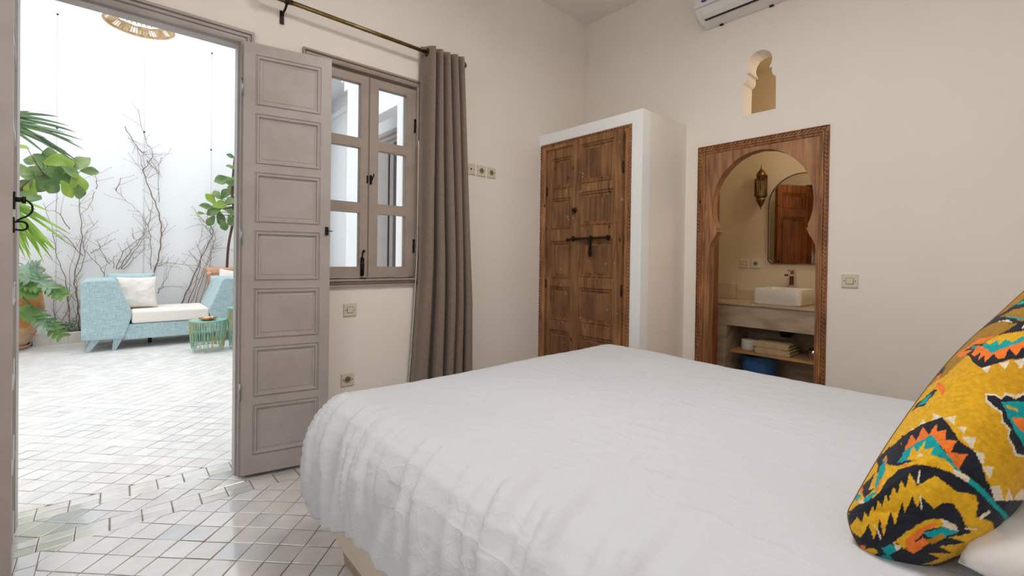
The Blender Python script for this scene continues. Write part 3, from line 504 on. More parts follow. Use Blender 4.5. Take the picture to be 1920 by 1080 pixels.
for z in (.43, 1.22, 1.98):
    q = MB(lambda u, v, w: ML(u, v, w)); q.tube([(-.006, z-.045, .022), (-.006, z+.045, .022)], .006, 10); q.box(-.006, .006, z-.04, z+.04, .017, .0225); q.build('hinge', steel, lf)
# left leaf, seen edge-on
t2 = R(-86.4)   # opened into the room
def ML2(u, v, w): return (-.272+u*math.cos(t2)-w*math.sin(t2)*-1, 2.690+u*math.sin(t2)+w*math.cos(t2), .020+v)
def ML2(u, v, w):   # u runs from the hinge towards the camera, w to the right
    dx, dy = .040/ .42*1.0, -1.0; l = math.hypot(dx, dy); dx, dy = dx/l, dy/l
    return (-.321+dx*u+(-dy)*w, 2.690+dy*u+dx*w, .020+v)
lf2 = panelled_leaf('door_leaf', .418, H1, .042, rows1, .052, taupe, d1, ML2)
q = MB(ML2)
q.box(.395, .411, 1.275, 1.335, .021, .027); q.tube([(.403, 1.309, .027), (.403, 1.309, .050)], .0085, 12); q.tube([(.403, 1.309, .042), (.403, 1.309, .052)], .0125, 14)
q.tube(catmull([(.403, 1.311, .044), (.40, 1.306, .056), (.398, 1.292, .066), (.396, 1.272, .066), (.396, 1.256, .056), (.398, 1.246, .042), (.399, 1.236, .030)]), .0032, 7)
q.build('door_handle', black_iron, lf2)
q = MB(ML2); q.box(.395, .409, 1.195, 1.248, .021, .026); q.tube(catmull([(.402, 1.232, .026), (.402, 1.234, .044), (.402, 1.226, .054), (.402, 1.212, .054), (.402, 1.205, .044), (.402, 1.206, .026)]), .0035, 7); q.build('handle_guard', black_iron, lf2)

# ---- window_1
w1 = thing('window_1', (1.16, 2.7, .97), 'taupe double casement window of six panes behind the open door leaf', kind='structure')
q = MB(FW)
casing(q, WX0, WX1, WZ0, WZ1, [(-.014, -.07), (-.014, -.034), (-.002, -.034), (-.002, .004), (.010, .010), (.018, .010), (.020, .004), (.025, .004), (.027, .018), (.037, .020), (.037, 0)], closed=True)
q.build('window_frame', taupe_dark, w1)
q = MB(FW); q.box(WX0-.0, WX1+.0, WZ0-.004, WZ0+.008, -.034, .030); q.build('window_sill', taupe_dark, w1, bevel=.003)
def casement(x0, x1, panes, px0, px1):
    q = MB(FW); z0, z1 = 1.022, 2.258; f, bk = -.018, -.058
    xs = [x0, px0, px1, x1]; zs = [z0]+[z for p in panes for z in p]+[z1]
    for s_ in (f, bk):
        sg = 1 if s_ == f else -1
        for i in range(3):
            for j in range(len(zs)-1):
                if i == 1 and j % 2 == 1:
                    a, b, c, d = xs[1], xs[2], zs[j], zs[j+1]
                    q.loops([[(a-.008+k, c-.008+k, s_+sg*dd), (b+.008-k, c-.008+k, s_+sg*dd), (b+.008-k, d+.008-k, s_+sg*dd), (a-.008+k, d+.008-k, s_+sg*dd)] for k, dd in ((0, .0005), (.003, -.004), (.008, -.006), (.008, -.019))])
                else: q.F([q.V(p) for p in rect(xs[i], xs[i+1], zs[j], zs[j+1], s_)])
    q.loops([rect(x0, x1, z0, z1, bk), rect(x0, x1, z0, z1, f)])
    c_ = q.build('casement', taupe_dark, w1)
    for a, b in panes: MB(FW).box(px0-.003, px1+.003, a-.003, b+.003, -.040, -.037).build('pane', glass, c_)
    return c_
panes = [(1.087, 1.418), (1.481, 1.816), (1.875, 2.208)]
cL = casement(.815, 1.178, panes, .885, 1.130); cR = casement(1.188, 1.505, panes, 1.245, 1.438)
MB(FW).box(1.179, 1.187, 1.022, 2.258, -.056, -.020).build('meeting_strip', taupe_line, w1)
q = MB(FW); q.box(1.170, 1.180, 1.604, 1.650, -.018, -.014); q.build('keeper_plate', black_iron, cL)
q = MB(FW); q.box(1.190, 1.204, 1.600, 1.655, -.018, -.012); q.tube([(1.197, 1.63, -.012), (1.197, 1.63, .006)], .006, 10); q.tube(catmull([(1.197, 1.632, .003), (1.204, 1.645, .007), (1.207, 1.662, .006)]), .004, 7); q.tube([(1.195, 1.628, .002), (1.191, 1.606, .004)], .004, 7); q.build('window_handle', black_iron, cR)
q = MB(FW); q.tube([(1.146, 1.035, -.009), (1.146, 1.140, -.009)], .011, 12); q.box(1.138, 1.154, 1.03, 1.145, -.018, -.012)
for z in (1.05, 1.075, 1.10, 1.125): q.tube([(1.146, z-.003, -.009), (1.146, z+.003, -.009)], .0125, 12)
q.tube(catmull([(1.146, 1.138, -.008), (1.146, 1.165, -.008), (1.151, 1.180, -.004)]), .004, 7); q.lathe([(0, -.008), (.008, -.004), (.009, .003), (.001, .008)], (1.152, 1.183, -.003), 10); q.build('window_bolt', black_iron, cL)
q = MB(FW); q.box(1.128, 1.158, 1.012, 1.022, -.005, .024); q.build('bolt_keeper', black_iron, w1, bevel=.002)
for z in (1.225, 2.02):
    q = MB(FW); q.tube([(1.498, z-.038, -.012), (1.498, z+.038, -.012)], .0065, 10)
    for e_ in (-.04, .04, 0): q.tube([(1.498, z+e_-.003, -.012), (1.498, z+e_+.003, -.012)], .0085, 10)
    q.build('hinge', black_iron, cR)

# ---- closet door (door_2) : old two-leaf panelled cedar door
d2 = thing('door_2', (2.65, 2.25, 0), 'old cedar two-leaf closet door with ten small panels and an iron bolt', kind='structure')
q = MB(FC); casing(q, -2.690+.062, -1.812-.050, 0, 2.082-.052, [(0, -.05), (0, .004), (.010, .008), (.022, .008), (.024, .002), (.050, .004)])
q.build('door_frame', archwood, d2)
def rope(path, r, turns_len, name, mt, parent, M):      # carved rope moulding
    q = MB(M)
    for (a, b) in zip(path, path[1:]):
        a, b = Vector(a), Vector(b); L_ = (b-a).length; n = int(L_/turns_len)
        t = (b-a).normalized()
        side = Vector((-t.y, t.x, 0))
        for i in range(n):
            c = a+t*(i+.5)*L_/n; d = (t*.8+side*.6).normalized(); e_ = Vector((-d.y, d.x, 0))
            q.obox(c, d*turns_len*.52, e_*turns_len*.20, Vector((0, 0, 1))*r)
    return q.build(name, mt, parent, bevel=.0012, seg=1)
rope([(-2.678, 0, .006), (-2.678, 2.070, .006), (-1.824, 2.070, .006), (-1.824, 0, .006)], .004, .024, 'rope_moulding', trimwood, d2, FC)
def old_prof(x0, x1, z0, z1, w, sg, s):
    pr = [(0, 0), (.003, -.008), (.009, -.010), (.013, -.004), (.018, -.004), (.024, -.015), (.031, -.015), (.031, -.022)]
    return [[(x0+i*s, z0+i*s, w+sg*d), (x1-i*s, z0+i*s, w+sg*d), (x1-i*s, z1-i*s, w+sg*d), (x0+i*s, z1-i*s, w+sg*d)] for i, d in pr]
rowsL = [(.10, .27)]+[(.335+.338*k, .335+.338*k+.285) for k in range(5)]
rowsL = [(.06, .235), (.305, .575), (.648, .925), (.985, 1.285), (1.372, 1.625), (1.69, 1.945)]
lfL = panelled_leaf('door_leaf', .300, 2.02, .035, rowsL, .045, oldwood, d2, lambda u, v, w: FC(-2.620+u, v+.01, w-.028), old_prof, pan=oldpanel)
rowsR = [(.06, .255), (.312, .575), (.660, .932), (1.002, 1.285), (1.385, 1.645), (1.700, 2.000)]
lfR = panelled_leaf('door_leaf', .458, 2.045, .035, rowsR, .074, oldwood, d2, lambda u, v, w: FC(-2.326+u, v+.01, w+.004), old_prof, pan=oldpanel)
q = MB(FC); q.lathe([(.001, 0), (.020, .001), (.020, .004), (.012, .006), (.008, .016), (.013, .022), (.012, .028), (.001, .031)], (-2.293, 1.523, .021), 20); q.tube([(-2.293+.015*math.cos(a*.524), 1.511+.017*math.sin(a*.524), .036) for a in range(13)], .0028, 6); q.build('knob', old_iron, lfR)
q = MB(FC); q.tube(catmull([(-2.352, 1.300, .036), (-2.25, 1.306, .034), (-2.1, 1.307, .034), (-1.955, 1.310, .034)]), .0085, 8); q.lathe([(.001, -.012), (.013, -.004), (.013, .004), (.001, .012)], (-2.352, 1.300, .036), 10)
for x in (-2.30, -2.13, -1.975): q.box(x-.005, x+.005, 1.288, 1.324, .020, .045)
q.build('bolt_bar', old_iron, lfR)
q = MB(FC); q.loops([[(-2.148, 1.300, .022), (-2.128, 1.300, .022), (-2.128, 1.300, .040), (-2.148, 1.300, .040)], [(-2.144, 1.23, .022), (-2.132, 1.23, .022), (-2.132, 1.23, .036), (-2.144, 1.23, .036)], [(-2.150, 1.195, .022), (-2.126, 1.195, .022), (-2.126, 1.195, .036), (-2.150, 1.195, .036)], [(-2.142, 1.170, .022), (-2.134, 1.170, .022), (-2.134, 1.170, .030), (-2.142, 1.170, .030)]], cap='both'); q.build('hasp', old_iron, lfR)
for z in (1.79, .94):
    q = MB(FC); q.tube([(-1.866, z-.04, .020), (-1.866, z+.04, .020)], .0065, 10); q.build('hinge', old_iron, lfR)
for z in (1.70, .95):
    q = MB(FC); q.tube([(-2.620, z-.035, -.008), (-2.620, z+.035, -.008)], .006, 10); q.build('hinge', old_iron, lfL)

# ---- arched bathroom doorway (door_4)
d4 = thing('door_4', (3.23, 1.224, 0), 'carved cedar frame with a lobed horseshoe arch leading to the bathroom', kind='structure')
half = [(.0, 1.900), (.075, 1.888), (.145, 1.858), (.205, 1.810), (.255, 1.752), (.288, 1.690), (.308, 1.620), (.316, 1.550), (.313, 1.485), (.300, 1.425), (.286, 1.390), (.288, 1.372), (.276, 1.362), (.283, 1.350), (.294, 1.325), (.317, 1.285), (.328, 1.255), (.332, 1.20), (.332, 0)]
yc = 1.212
rim = [(-(yc-a), z) for a, z in half][::-1]          # right side (lower y) from the floor up
lft = [(-(yc+a), z) for a, z in half]
loop = [(-.862, 0)]+rim[0:0]
outer = [(-1.632, 0), (-1.632, 1.980), (-.815, 1.980), (-.815, 0)]
innr = rim+lft[1:]
poly = outer+innr                                    # frame board as one outline
q = MB(FB); q.plate(poly, [], -.085, -.006); q.build('arch_board', archwood, d4, bevel=.003, seg=1)
q = MB(FB); q.loops([[(-(1.224+.408-i), 0, w_), (-(1.224+.408-i), 1.980-i, w_), (-(1.224-.409+i), 1.980-i, w_), (-(1.224-.409+i), 0, w_)] for i, w_ in ((0, -.01), (0, .010), (.004, .012), (.006, .004), (.026, .004), (.028, .012), (.036, .013), (.040, .004), (.052, .002), (.056, -.006))], closed=False)
q.build('carved_edge', trimwood, d4)
rope([(-1.616, 0, .006), (-1.616, 1.964, .006), (-.831, 1.964, .006), (-.831, 0, .006)], .0055, .026, 'rope_moulding', trimwood, d4, FB)
# opened leaf behind, seen edge-on and in the mirror
dv = Vector((.35, .185, 0)).normalized()
def MLB(u, v, w): return (3.375+dv.x*u+dv.y*w, 1.600+dv.y*u-dv.x*w, v+.01)
lfb = panelled_leaf('door_leaf', .40, 1.955, .04, [(.10, .62), (.70, 1.62), (1.70, 1.87)], .055, bathwood, d4, MLB, old_prof)
q = MB(MLB); q.box(.372, .392, 1.03, 1.16, .02, .026); q.tube([(.382, 1.12, .026), (.382, 1.12, .06)], .007, 10); q.lathe([(.001, -.018), (.016, -.008), (.018, .004), (.001, .016)], (.382, 1.12, .065), 12); q.build('door_knob', old_iron, lfb)
q = MB(FB); q.box(-1.585, -1.548, 0, 1.93, -.17, -.09); q.build('door_jamb', bathwood, d4)
q = MB(FB); q.box(-1.566, -1.552, 1.075, 1.165, -.088, -.078); q.tube([(-1.558, 1.12, -.078), (-1.553, 1.12, -.062)], .006, 8); q.build('latch', black_iron, d4)
# ================================================================ ON THE WALLS
def switchplate(M, u, v, s, kind, name, label, group=None, wcat='switch', c=ivory):
    h = s/2; o = M(u, v, 0); t = thing(name, o, label, wcat, group)
    q = MB(lambda a, b, w: M(u+a, v+b, w))
    q.loops([rect(-h, h, -h, h, 0), rect(-h, h, -h, h, .006), rect(-h+.004, h-.004, -h+.004, h-.004, .009)], cap='end'); pl_ = q.build('plate', c, t)
    def m(mb, nm, mt, **k): return mb.build(nm, mt, pl_ if nm in ('recess', 'well', 'screw', 'socket_hole', 'earth_pin') else t, **k)
    Q = lambda: MB(lambda a, b, w: M(u+a, v+b, w))
    if kind == 'switch':
        q = Q(); q.loops([rect(-.019, .019, -.019, .019, .009), rect(-.019, .019, -.019, .019, .0095)], cap='end'); m(q, 'recess', ivory_d)
        q = Q(); q.loops([rect(-.0165, .0165, -.0165, .0165, .009), rect(-.0165, .0165, -.0165, .0165, .012), rect(-.015, .015, -.015, .015, .0145)], cap='end'); m(q, 'rocker', c)
    elif kind == 'socket':
        q = Q(); q.lathe([(.020, .009), (.022, .011), (.0195, .0115), (.0185, .0095)], (0, 0, 0), 28, caps=False); m(q, 'ring', c)
        q = Q(); q.lathe([(.0185, .0092), (.0001, .0093)], (0, 0, 0), 28, caps=False); m(q, 'well', ivory_d)
        q = Q()
        for a in (-.0095, .0095): q.tube([(a, -.002, .0095), (a, -.002, .0105)], .003, 10)
        m(q, 'socket_hole', hole_m)
        q = Q(); q.tube([(0, .010, .009), (0, .010, .020)], .0025, 8); m(q, 'earth_pin', steel)
    elif kind == 'aerial':
        q = Q(); q.tube([(0, 0, .009), (0, 0, .011)], .0065, 14); m(q, 'socket_hole', hole_m)
    if wcat != 'x' and kind != 'plain':
        for a in (-s*.34, s*.34):
            q = Q(); q.tube([(a, 0, .009), (a, 0, .0102)], .0028, 10); m(q, 'screw', old_iron)
    return t
switchplate(FW, 1.067, .829, .078, 'switch', 'light_switch', 'ivory light switch under the casement window')
switchplate(FW, 1.056, .412, .078, 'socket', 'wall_socket', 'ivory wall socket low down below the light switch by the window', wcat='socket')
switchplate(FW, 1.944, 1.796, .080, 'aerial', 'aerial_socket', 'ivory aerial socket with one dark hole, right beside the curtain', 'trio of plates on the wall right of the curtain', 'socket')
switchplate(FW, 2.040, 1.794, .080, 'socket', 'wall_socket', 'ivory wall socket in the middle of the three plates right of the curtain', 'trio of plates on the wall right of the curtain', 'socket')
switchplate(FW, 2.134, 1.793, .080, 'socket', 'wall_socket', 'ivory wall socket, the plate farthest from the curtain in the row of three', 'trio of plates on the wall right of the curtain', 'socket')
switchplate(FB, -.703, 1.046, .080, 'switch', 'light_switch', 'ivory light switch on the wall right of the arched doorway')
switchplate(FT, -1.799, 1.134, .082, 'switch', 'light_switch', 'greyish light switch on the bathroom wall under the lantern', 'pair of plates on the bathroom wall')
switchplate(FT, -1.703, 1.134, .082, 'socket', 'wall_socket', 'greyish socket on the bathroom wall next to the mirror edge', 'pair of plates on the bathroom wall', 'socket')

# ---- air conditioner
ac = thing('air_conditioner', (3.23, 1.2, 2.825), 'white wall air conditioner above the keyhole niche, cut by the top of the photo', 'air conditioner')
Y0, Y1 = .78, 1.585
def ext(prof, y0, y1, nm, mt, **k):
    q = MB(); q.loops([[(x, y, z) for x, z in prof] for y in (y0, y1)], cap='both'); return q.build(nm, mt, ac, **k)
ext([(3.229, 2.825), (3.14, 2.832), (3.085, 2.855), (3.055, 2.885), (3.046, 2.90), (3.040, 3.06), (3.055, 3.10), (3.229, 3.105)], Y0, Y1, 'housing', acw, bevel=.006)
ext([(3.040, 2.902), (3.032, 2.906), (3.030, 3.055), (3.040, 3.07)], Y0+.002, Y1-.002, 'front_panel', acw, bevel=.003)
ext([(3.046, 2.896), (3.040, 2.892), (3.062, 2.856), (3.096, 2.836), (3.100, 2.842), (3.068, 2.862)], Y0+.05, Y1-.05, 'flap', acw, bevel=.0015)
ext([(3.098, 2.846), (3.094, 2.8335), (3.108, 2.829), (3.120, 2.838)], Y0+.05, Y1-.05, 'air_slot', acdark)
for y in (1.475, 1.15): MB().box(3.215, 3.233, y-.012, y+.012, 2.817, 2.826).build('mounting_clip', acdark, ac)
q = MB(); q.lathe([(.0001, 0), (.0185, 0), (.020, -.001), (.020, -.002)], (3.0295, 1.508, 2.935), 28, axis='x', sx=1.05, sy=.62); q.build('logo_badge', navy, ac)
q = MB(); q.tube([(3.0280, 1.508-.013+.026*i/14, 2.935+.0028*math.sin(i*1.6)) for i in range(15)], .0008, 5); q.build('logo_lettering', acw, ac)

# ---- curtain rod and curtain
RY = 2.60
rod = thing('curtain_rod', (1.23, RY, 2.485), 'antique brass curtain rod with openwork ball finials above door and window', 'curtain rod')
zr = lambda x: 2.487-.012*(x-.686)/.9
MB().tube([(.60, RY, zr(.6)), (1.775, RY, zr(1.775))], .0115, 14).build('pole', brass, rod)
MB().tube([(.60, RY, zr(.6)), (.70, RY, zr(.7))], .0145, 14).build('pole_sleeve', brass, rod)
for X, sg in ((.575, -1), (1.795, 1)):
    q = MB(); q.tube([(X-sg*.045, RY, zr(X)), (X-sg*.020, RY, zr(X))], [.018, .012], 14)
    for k in range(8):
        a0 = k*math.pi/4; q.tube([(X+sg*.026*(-math.cos(t)), RY+.026*math.sin(t)*math.cos(a0+t*1.1), zr(X)+.026*math.sin(t)*math.sin(a0+t*1.1)) for t in [i*math.pi/12 for i in range(13)]], .0025, 6)
    q.lathe([(.001, -.005), (.006, 0), (.001, .005)], (X+sg*.027, RY, zr(X)), 10, 'x'); q.build('finial', brass, rod)
for X in (.676, 1.74):
    q = MB(); q.tube([(X, RY, zr(X)-.012), (X, RY+.03, zr(X)-.03), (X, 2.695, zr(X)-.034)], .006, 8); q.box(X-.010, X+.010, 2.692, 2.70, zr(X)-.085, zr(X)-.015); q.tube([(X-.008, RY, zr(X)), (X+.008, RY, zr(X))], .018, 14); q.build('bracket', old_iron, rod)
ct = thing('curtain', (1.65, RY, 0), 'long taupe linen eyelet curtain gathered at the right end of the rod', 'curtain')
NZ, NS = 60, 260
def curt(off, xs=0, s0=0, s1=1, amp=1.0):
    P = []
    for i in range(NZ+1):
        z = .012+(2.515-.012)*i/NZ; rowp = []
        f = 1-i/NZ
        xl = 1.500-.006*smooth01(np.array(f*1.6))-.10*max(0, f-.55)**1.2*2.1; xr = 1.765+.085*min(1, f*1.5)+.03*f
        for j in range(NS+1):
            s = s0+(s1-s0)*j/NS
            ph = 2*math.pi*4.6*(s**1.12)+.35*math.sin(3*f+5*s)*f
            a = (.058-.008*f)*amp*(1-.25*math.sin(s*7+f*2)*f)
            x = xl+(xr-xl)*s+.013*math.sin(2*ph+.4)*(.4+.6*f)+xs
            y = RY+a*math.cos(ph)*(1+.12*math.sin(9*s+4*f))+off
            y = min(y, 2.688)
            top = .014*math.cos(ph*1.0)*(i == NZ)
            rowp.append((x, y, z+(top if i == NZ else 0)))
        P.append(rowp)
    return P
MB().grid(curt(0)).build('curtain_panel', linen_t, ct, fix=False, solid=.003)
q = MB()
P = []
for i in range(41):
    z = .012+1.9*i/40; f = 1-i/40
    P.append([(1.492-.105*max(0, f-.35)**1.3*1.25+.020*t, RY+.056+.020*t, z) for t in (0, 1)])
q.grid(P).build('lining_edge', lining, ct, fix=False, solid=.003)
for k in range(6):
    x = 1.518+.047*k; q = MB(); 
    q.lathe([(.017, -.003), (.026, -.003), (.026, .003), (.017, .003), (.017, -.003)], (x, RY+.0, zr(x)), 24, 'x', caps=False); q.build('eyelet', old_iron, ct)

# ================================================================ BATHROOM
van = thing('vanity_counter', (4.2, 1.3, 0), 'beige marble washstand counter with a deep apron and open bay below', 'vanity')
q = MB(); q.box(3.975, 4.49, .30, 2.34, .780, .800); q.build('countertop', marble_l, van, bevel=.003)
q = MB(); q.box(3.99, 4.02, .30, 2.34, .602, .7795); q.build('apron', marble, van, bevel=.002)
q = MB(); q.box(3.98, 4.495, 1.74, 1.85, 0, .6015); q.build('pier', marble, van, bevel=.002)
q = MB(); q.box(3.99, 4.495, .30, .42, 0, .6015); q.build('pier', marble, van, bevel=.002)
q = MB(); q.box(4.47, 4.495, .42, 1.74, 0, .6015); q.build('back_panel', marble, van)
q = MB(); q.box(4.47, 4.498, .3, 1.86, .8005, .885); q.build('splashback', marble_l, van, bevel=.002)
q = MB(); q.box(4.36, 4.498, 1.862, 2.34, .8005, .948); q.build('splash_block', marble_l, van, bevel=.003)
q = MB(); q.box(3.985, 4.46, .43, 1.705, .377, .397); q.build('shelf', palewood, van, bevel=.002)
bs = thing('washbasin', (4.24, 1.37, .801), 'white rectangular ceramic vessel basin on the marble counter', 'washbasin')
def rrect(x0, x1, y0, y1, r, z, n=5):
    o = []
    for cx, cy, a in ((x1-r, y1-r, 0), (x0+r, y1-r, 90), (x0+r, y0+r, 180), (x1-r, y0+r, 270)):
        for k in range(n+1): t = R(a+90*k/n); o.append((cx+r*math.cos(t), cy+r*math.sin(t), z))
    return o
q = MB(); x0, x1, y0, y1 = 4.03, 4.44, 1.190, 1.548
q.loops([rrect(x0+.012, x1-.012, y0+.012, y1-.012, .03, .801), rrect(x0+.003, x1-.003, y0+.003, y1-.003, .032, .812), rrect(x0, x1, y0, y1, .035, .925), rrect(x0+.002, x1-.002, y0+.002, y1-.002, .034, .930), rrect(x0+.012, x1-.012, y0+.012, y1-.012, .028, .930), rrect(x0+.015, x1-.015, y0+.015, y1-.015, .026, .925), rrect(x0+.03, x1-.03, y0+.03, y1-.03, .03, .835), rrect(x0+.06, x1-.06, y0+.06, y1-.06, .04, .826)], cap='both')
q.build('basin_bowl', ceramic, bs, angle=40)
q = MB(); q.lathe([(.001, .829), (.02, .829), (.022, .827)], (4.25, 1.37, 0), 20); q.build('drain', chrome, bs)
q = MB(); q.tube([(x1-.012, 1.37, .9), (x1-.022, 1.37, .9)], .009, 12); q.build('overflow_ring', chrome, bs)
tp = thing('basin_tap', (4.41, 1.37, .93), 'square chrome mixer tap behind the white basin', 'tap')
q = MB(); q.box(4.445, 4.485, 1.365, 1.405, .8, 1.055); q.build('body', chrome, tp, bevel=.004)
q = MB(); q.box(4.31, 4.46, 1.369, 1.401, 1.030, 1.050); q.build('spout', chrome, tp, bevel=.003)
q = MB(); q.obox((4.43, 1.385, 1.082), (.055, 0, .004), (0, .014, 0), (0, 0, .004)); q.box(4.452, 4.478, 1.372, 1.398, 1.055, 1.078); q.build('lever', chrome, tp, bevel=.002)
# mirror
def mout(i, n=28):
    r = .262-i; cy, zt = 1.328, 1.925-.262
    return [(-(cy+r), 1.140+i+.03), (-(cy+r)+.03, 1.140+i), (-(cy-r)-.03, 1.140+i), (-(cy-r), 1.140+i+.03)]+[(-(cy-r*math.cos(math.pi*k/n)), zt+r*math.sin(math.pi*k/n)) for k in range(n+1)]
mr = thing('wall_mirror', (4.49, 1.328, 1.14), 'arched wall mirror with a thin bronze rim above the basin', 'mirror')
q = MB(FT); q.prism(mout(.003), .010, .018); q.build('mirror_glass', mirror_m, mr)
q = MB(FT); q.loops([[(a, b, w_) for a, b in mout(i)] for i, w_ in ((.002, .002), (-.004, .004), (-.004, .024), (.004, .024), (.004, .016))]); q.build('mirror_frame', bronze, mr)
# lantern
ln = thing('wall_lantern', (4.43, 1.642, 1.62), 'pierced bronze Moroccan wall lantern with frosted panes beside the mirror', 'wall lamp')
c = (4.425, 1.642, 0)
q = MB(); q.lathe([(.001, 2.035), (.004, 2.015), (.006, 1.998), (.022, 1.975), (.036, 1.955), (.040, 1.935), (.034, 1.918), (.028, 1.912)], c, 16); q.build('crown', bronze, ln)
q = MB(); q.lathe([(.028, 1.735), (.036, 1.728), (.038, 1.712), (.030, 1.694), (.018, 1.668), (.006, 1.648), (.003, 1.632), (.001, 1.618)], c, 16); q.build('finial', bronze, ln)
q = MB(); H8 = [(math.cos(R(22.5+45*k)), math.sin(R(22.5+45*k))) for k in range(8)]
for k in range(8):
    a, b = H8[k], H8[(k+1) % 8]
    pa = [(c[0]+a[0]*r, c[1]+a[1]*r, z) for r, z in ((.036, 1.912), (.050, 1.900), (.050, 1.75), (.036, 1.735))]
    q.tube(pa, .0028, 6)
    for z, r in ((1.912, .036), (1.900, .050), (1.872, .050), (1.785, .050), (1.750, .050), (1.735, .036)):
        q.tube([(c[0]+a[0]*r, c[1]+a[1]*r, z), (c[0]+b[0]*r, c[1]+b[1]*r, z)], .0026, 6)
q.build('lantern_cage', bronze, ln)
q = MB(); q.loops([[(c[0]+a*r, c[1]+b*r, z) for a, b in H8] for r, z in ((.035, 1.911), (.048, 1.899), (.048, 1.751), (.035, 1.736))]); q.build('lantern_glass', lglass, ln)
q = MB(); q.lathe([(.014, 1.735), (.014, 1.80), (.001, 1.803)], c, 12); q.build('candle', paper, ln)
q = MB(); q.tube([(4.46, 1.642, 1.93), (4.5, 1.642, 1.93)], .006, 8); q.lathe([(.03, 0), (.03, .006)], (4.49, 1.642, 1.93), 16, 'x'); q.build('wall_mount', bronze, ln)
# shelf contents
tr = MB(); tr.lathe([(.018, .398), (.052, .398), (.055, .403), (.055, .480), (.052, .484), (.020, .484), (.018, .478), (.018, .398)], (4.11, 1.603, 0), 28, caps=False)
tag(tr.build('toilet_roll', paper), 'white toilet roll standing at the left end of the shelf', 'toilet roll')
def towel(z0, z1, dx, lab):
    q = MB(); L_ = []
    n = 14; prof = []
    for k in range(n+1):        # folded edge to the left, layers open to the right
        a = math.pi/2+math.pi*k/n; prof.append((math.cos(a)*(z1-z0)/2, math.sin(a)*(z1-z0)/2))
    zc = (z0+z1)/2; pts = [(1.515+dx-p[0]*1.0, zc+p[1]) for p in prof]
    pts = [(1.500+dx-p[0]*1.0, zc+p[1]) for p in prof]
    full = [(1.262+dx, z1-.002), (1.30+dx, z1)]+pts+[(1.30+dx, z0), (1.262+dx, z0+.002), (1.256+dx, z0+.008), (1.262+dx, zc-.003), (1.268+dx, zc), (1.262+dx, zc+.003), (1.256+dx, z1-.008)]
    for x in np.linspace(4.03, 4.24, 14):
        L_.append([(x+.004*math.sin(y*40), y, z+.0022*math.sin(y*27+x*60)*(z > zc)) for y, z in full])
    q.loops(L_, cap='both'); o = q.build('folded_towel', towel_m, angle=60); tag(o, lab, 'towel', 'folded towels on the washstand shelf')
towel(.3975, .444, 0, 'folded beige towel lying directly on the shelf'); towel(.4465, .495, .008, 'folded beige towel on top of the other towel')
bn = thing('waste_bin', (4.20, 1.56, 0), 'waste bin lined with a blue plastic bag under the shelf', 'bin')
q = MB(); q.lathe([(.10, .002), (.105, .004), (.128, .33)], (4.20, 1.545, 0), 28, caps=False); q.lathe([(.0001, .003), (.10, .003)], (4.20, 1.545, 0), 28, caps=False); q.build('bin_body', blackpl, bn, solid=.003)
q = MB(); L_ = []
for i, (r, z) in enumerate([(.120, .30), (.128, .345), (.137, .352), (.142, .335), (.139, .29), (.135, .24), (.130, .17)]):
    L_.append([((4.20+(r+.006*noise.noise(Vector((k*.35, i*.5, 3))))*math.cos(2*math.pi*k/64)), 1.545+(r+.008*noise.noise(Vector((k*.35, i*.5, 9))))*math.sin(2*math.pi*k/64), z+.014*noise.noise(Vector((k*.22, i*.3, 1)))) for k in range(64)])
q.loops(L_, smooth=True).build('bin_bag', bluebag, bn, fix=False, solid=.001)
q = MB(); q.tube(catmull([(4.25, 1.36, .775), (4.25, 1.36, .56), (4.25, 1.36, .53)]), .028, 14); q.tube([(4.25, 1.36, .575), (4.25, 1.36, .525)], .042, 16); q.tube(catmull([(4.25, 1.36, .54), (4.32, 1.36, .53), (4.46, 1.36, .55)]), .018, 12)
tag(q.build('drain_trap', blackpl), 'black drain trap hanging under the counter', 'pipe')
q = MB(); q.lathe([(.001, -.02), (.03, -.02), (.042, 0), (.042, .03), (.036, .036), (.001, .036)], (4.18, 1.15, .435), 20, 'y'); q.tube([(4.18, 1.15, .398), (4.18, 1.15, .42)], .03, 16)
tag(q.build('chrome_fitting', chrome), 'round chrome fitting at the right end of the shelf', 'plumbing fitting')

# ================================================================ BED
bd = thing('bed', (1.5, .6, 0), 'double bed base in cream fabric with wooden feet', 'bed')
q = MB(); q.loops([rrect(.628, 2.375, -.53, 1.732, .05, .082), rrect(.620, 2.385, -.54, 1.74, .06, .11), rrect(.612, 2.39, -.55, 1.748, .07, .24), rrect(.62, 2.385, -.54, 1.74, .06, .36)], cap='both'); q.build('bed_base', base_fab, bd, angle=50)
q = MB(); q.loops([rrect(.63, 2.37, -.53, 1.73, .08, .362), rrect(.62, 2.38, -.54, 1.74, .09, .40), rrect(.62, 2.38, -.54, 1.74, .09, .53), rrect(.64, 2.36, -.52, 1.72, .09, .56)], cap='both'); q.build('mattress', white_cot, bd, angle=50)
for x in (.655, 2.29):
    for y0, y1 in ((1.36, 1.71), (-.45, -.1)):
        q = MB(); q.loops([[(x, y0+.06, 0), (x+.05, y0+.06, 0), (x+.05, y1-.03, 0), (x, y1-.03, 0)], [(x-.005, y0, .084), (x+.055, y0, .084), (x+.055, y1, .084), (x-.005, y1, .084)]], cap='both'); q.build('leg', plinthwood, bd, bevel=.002)
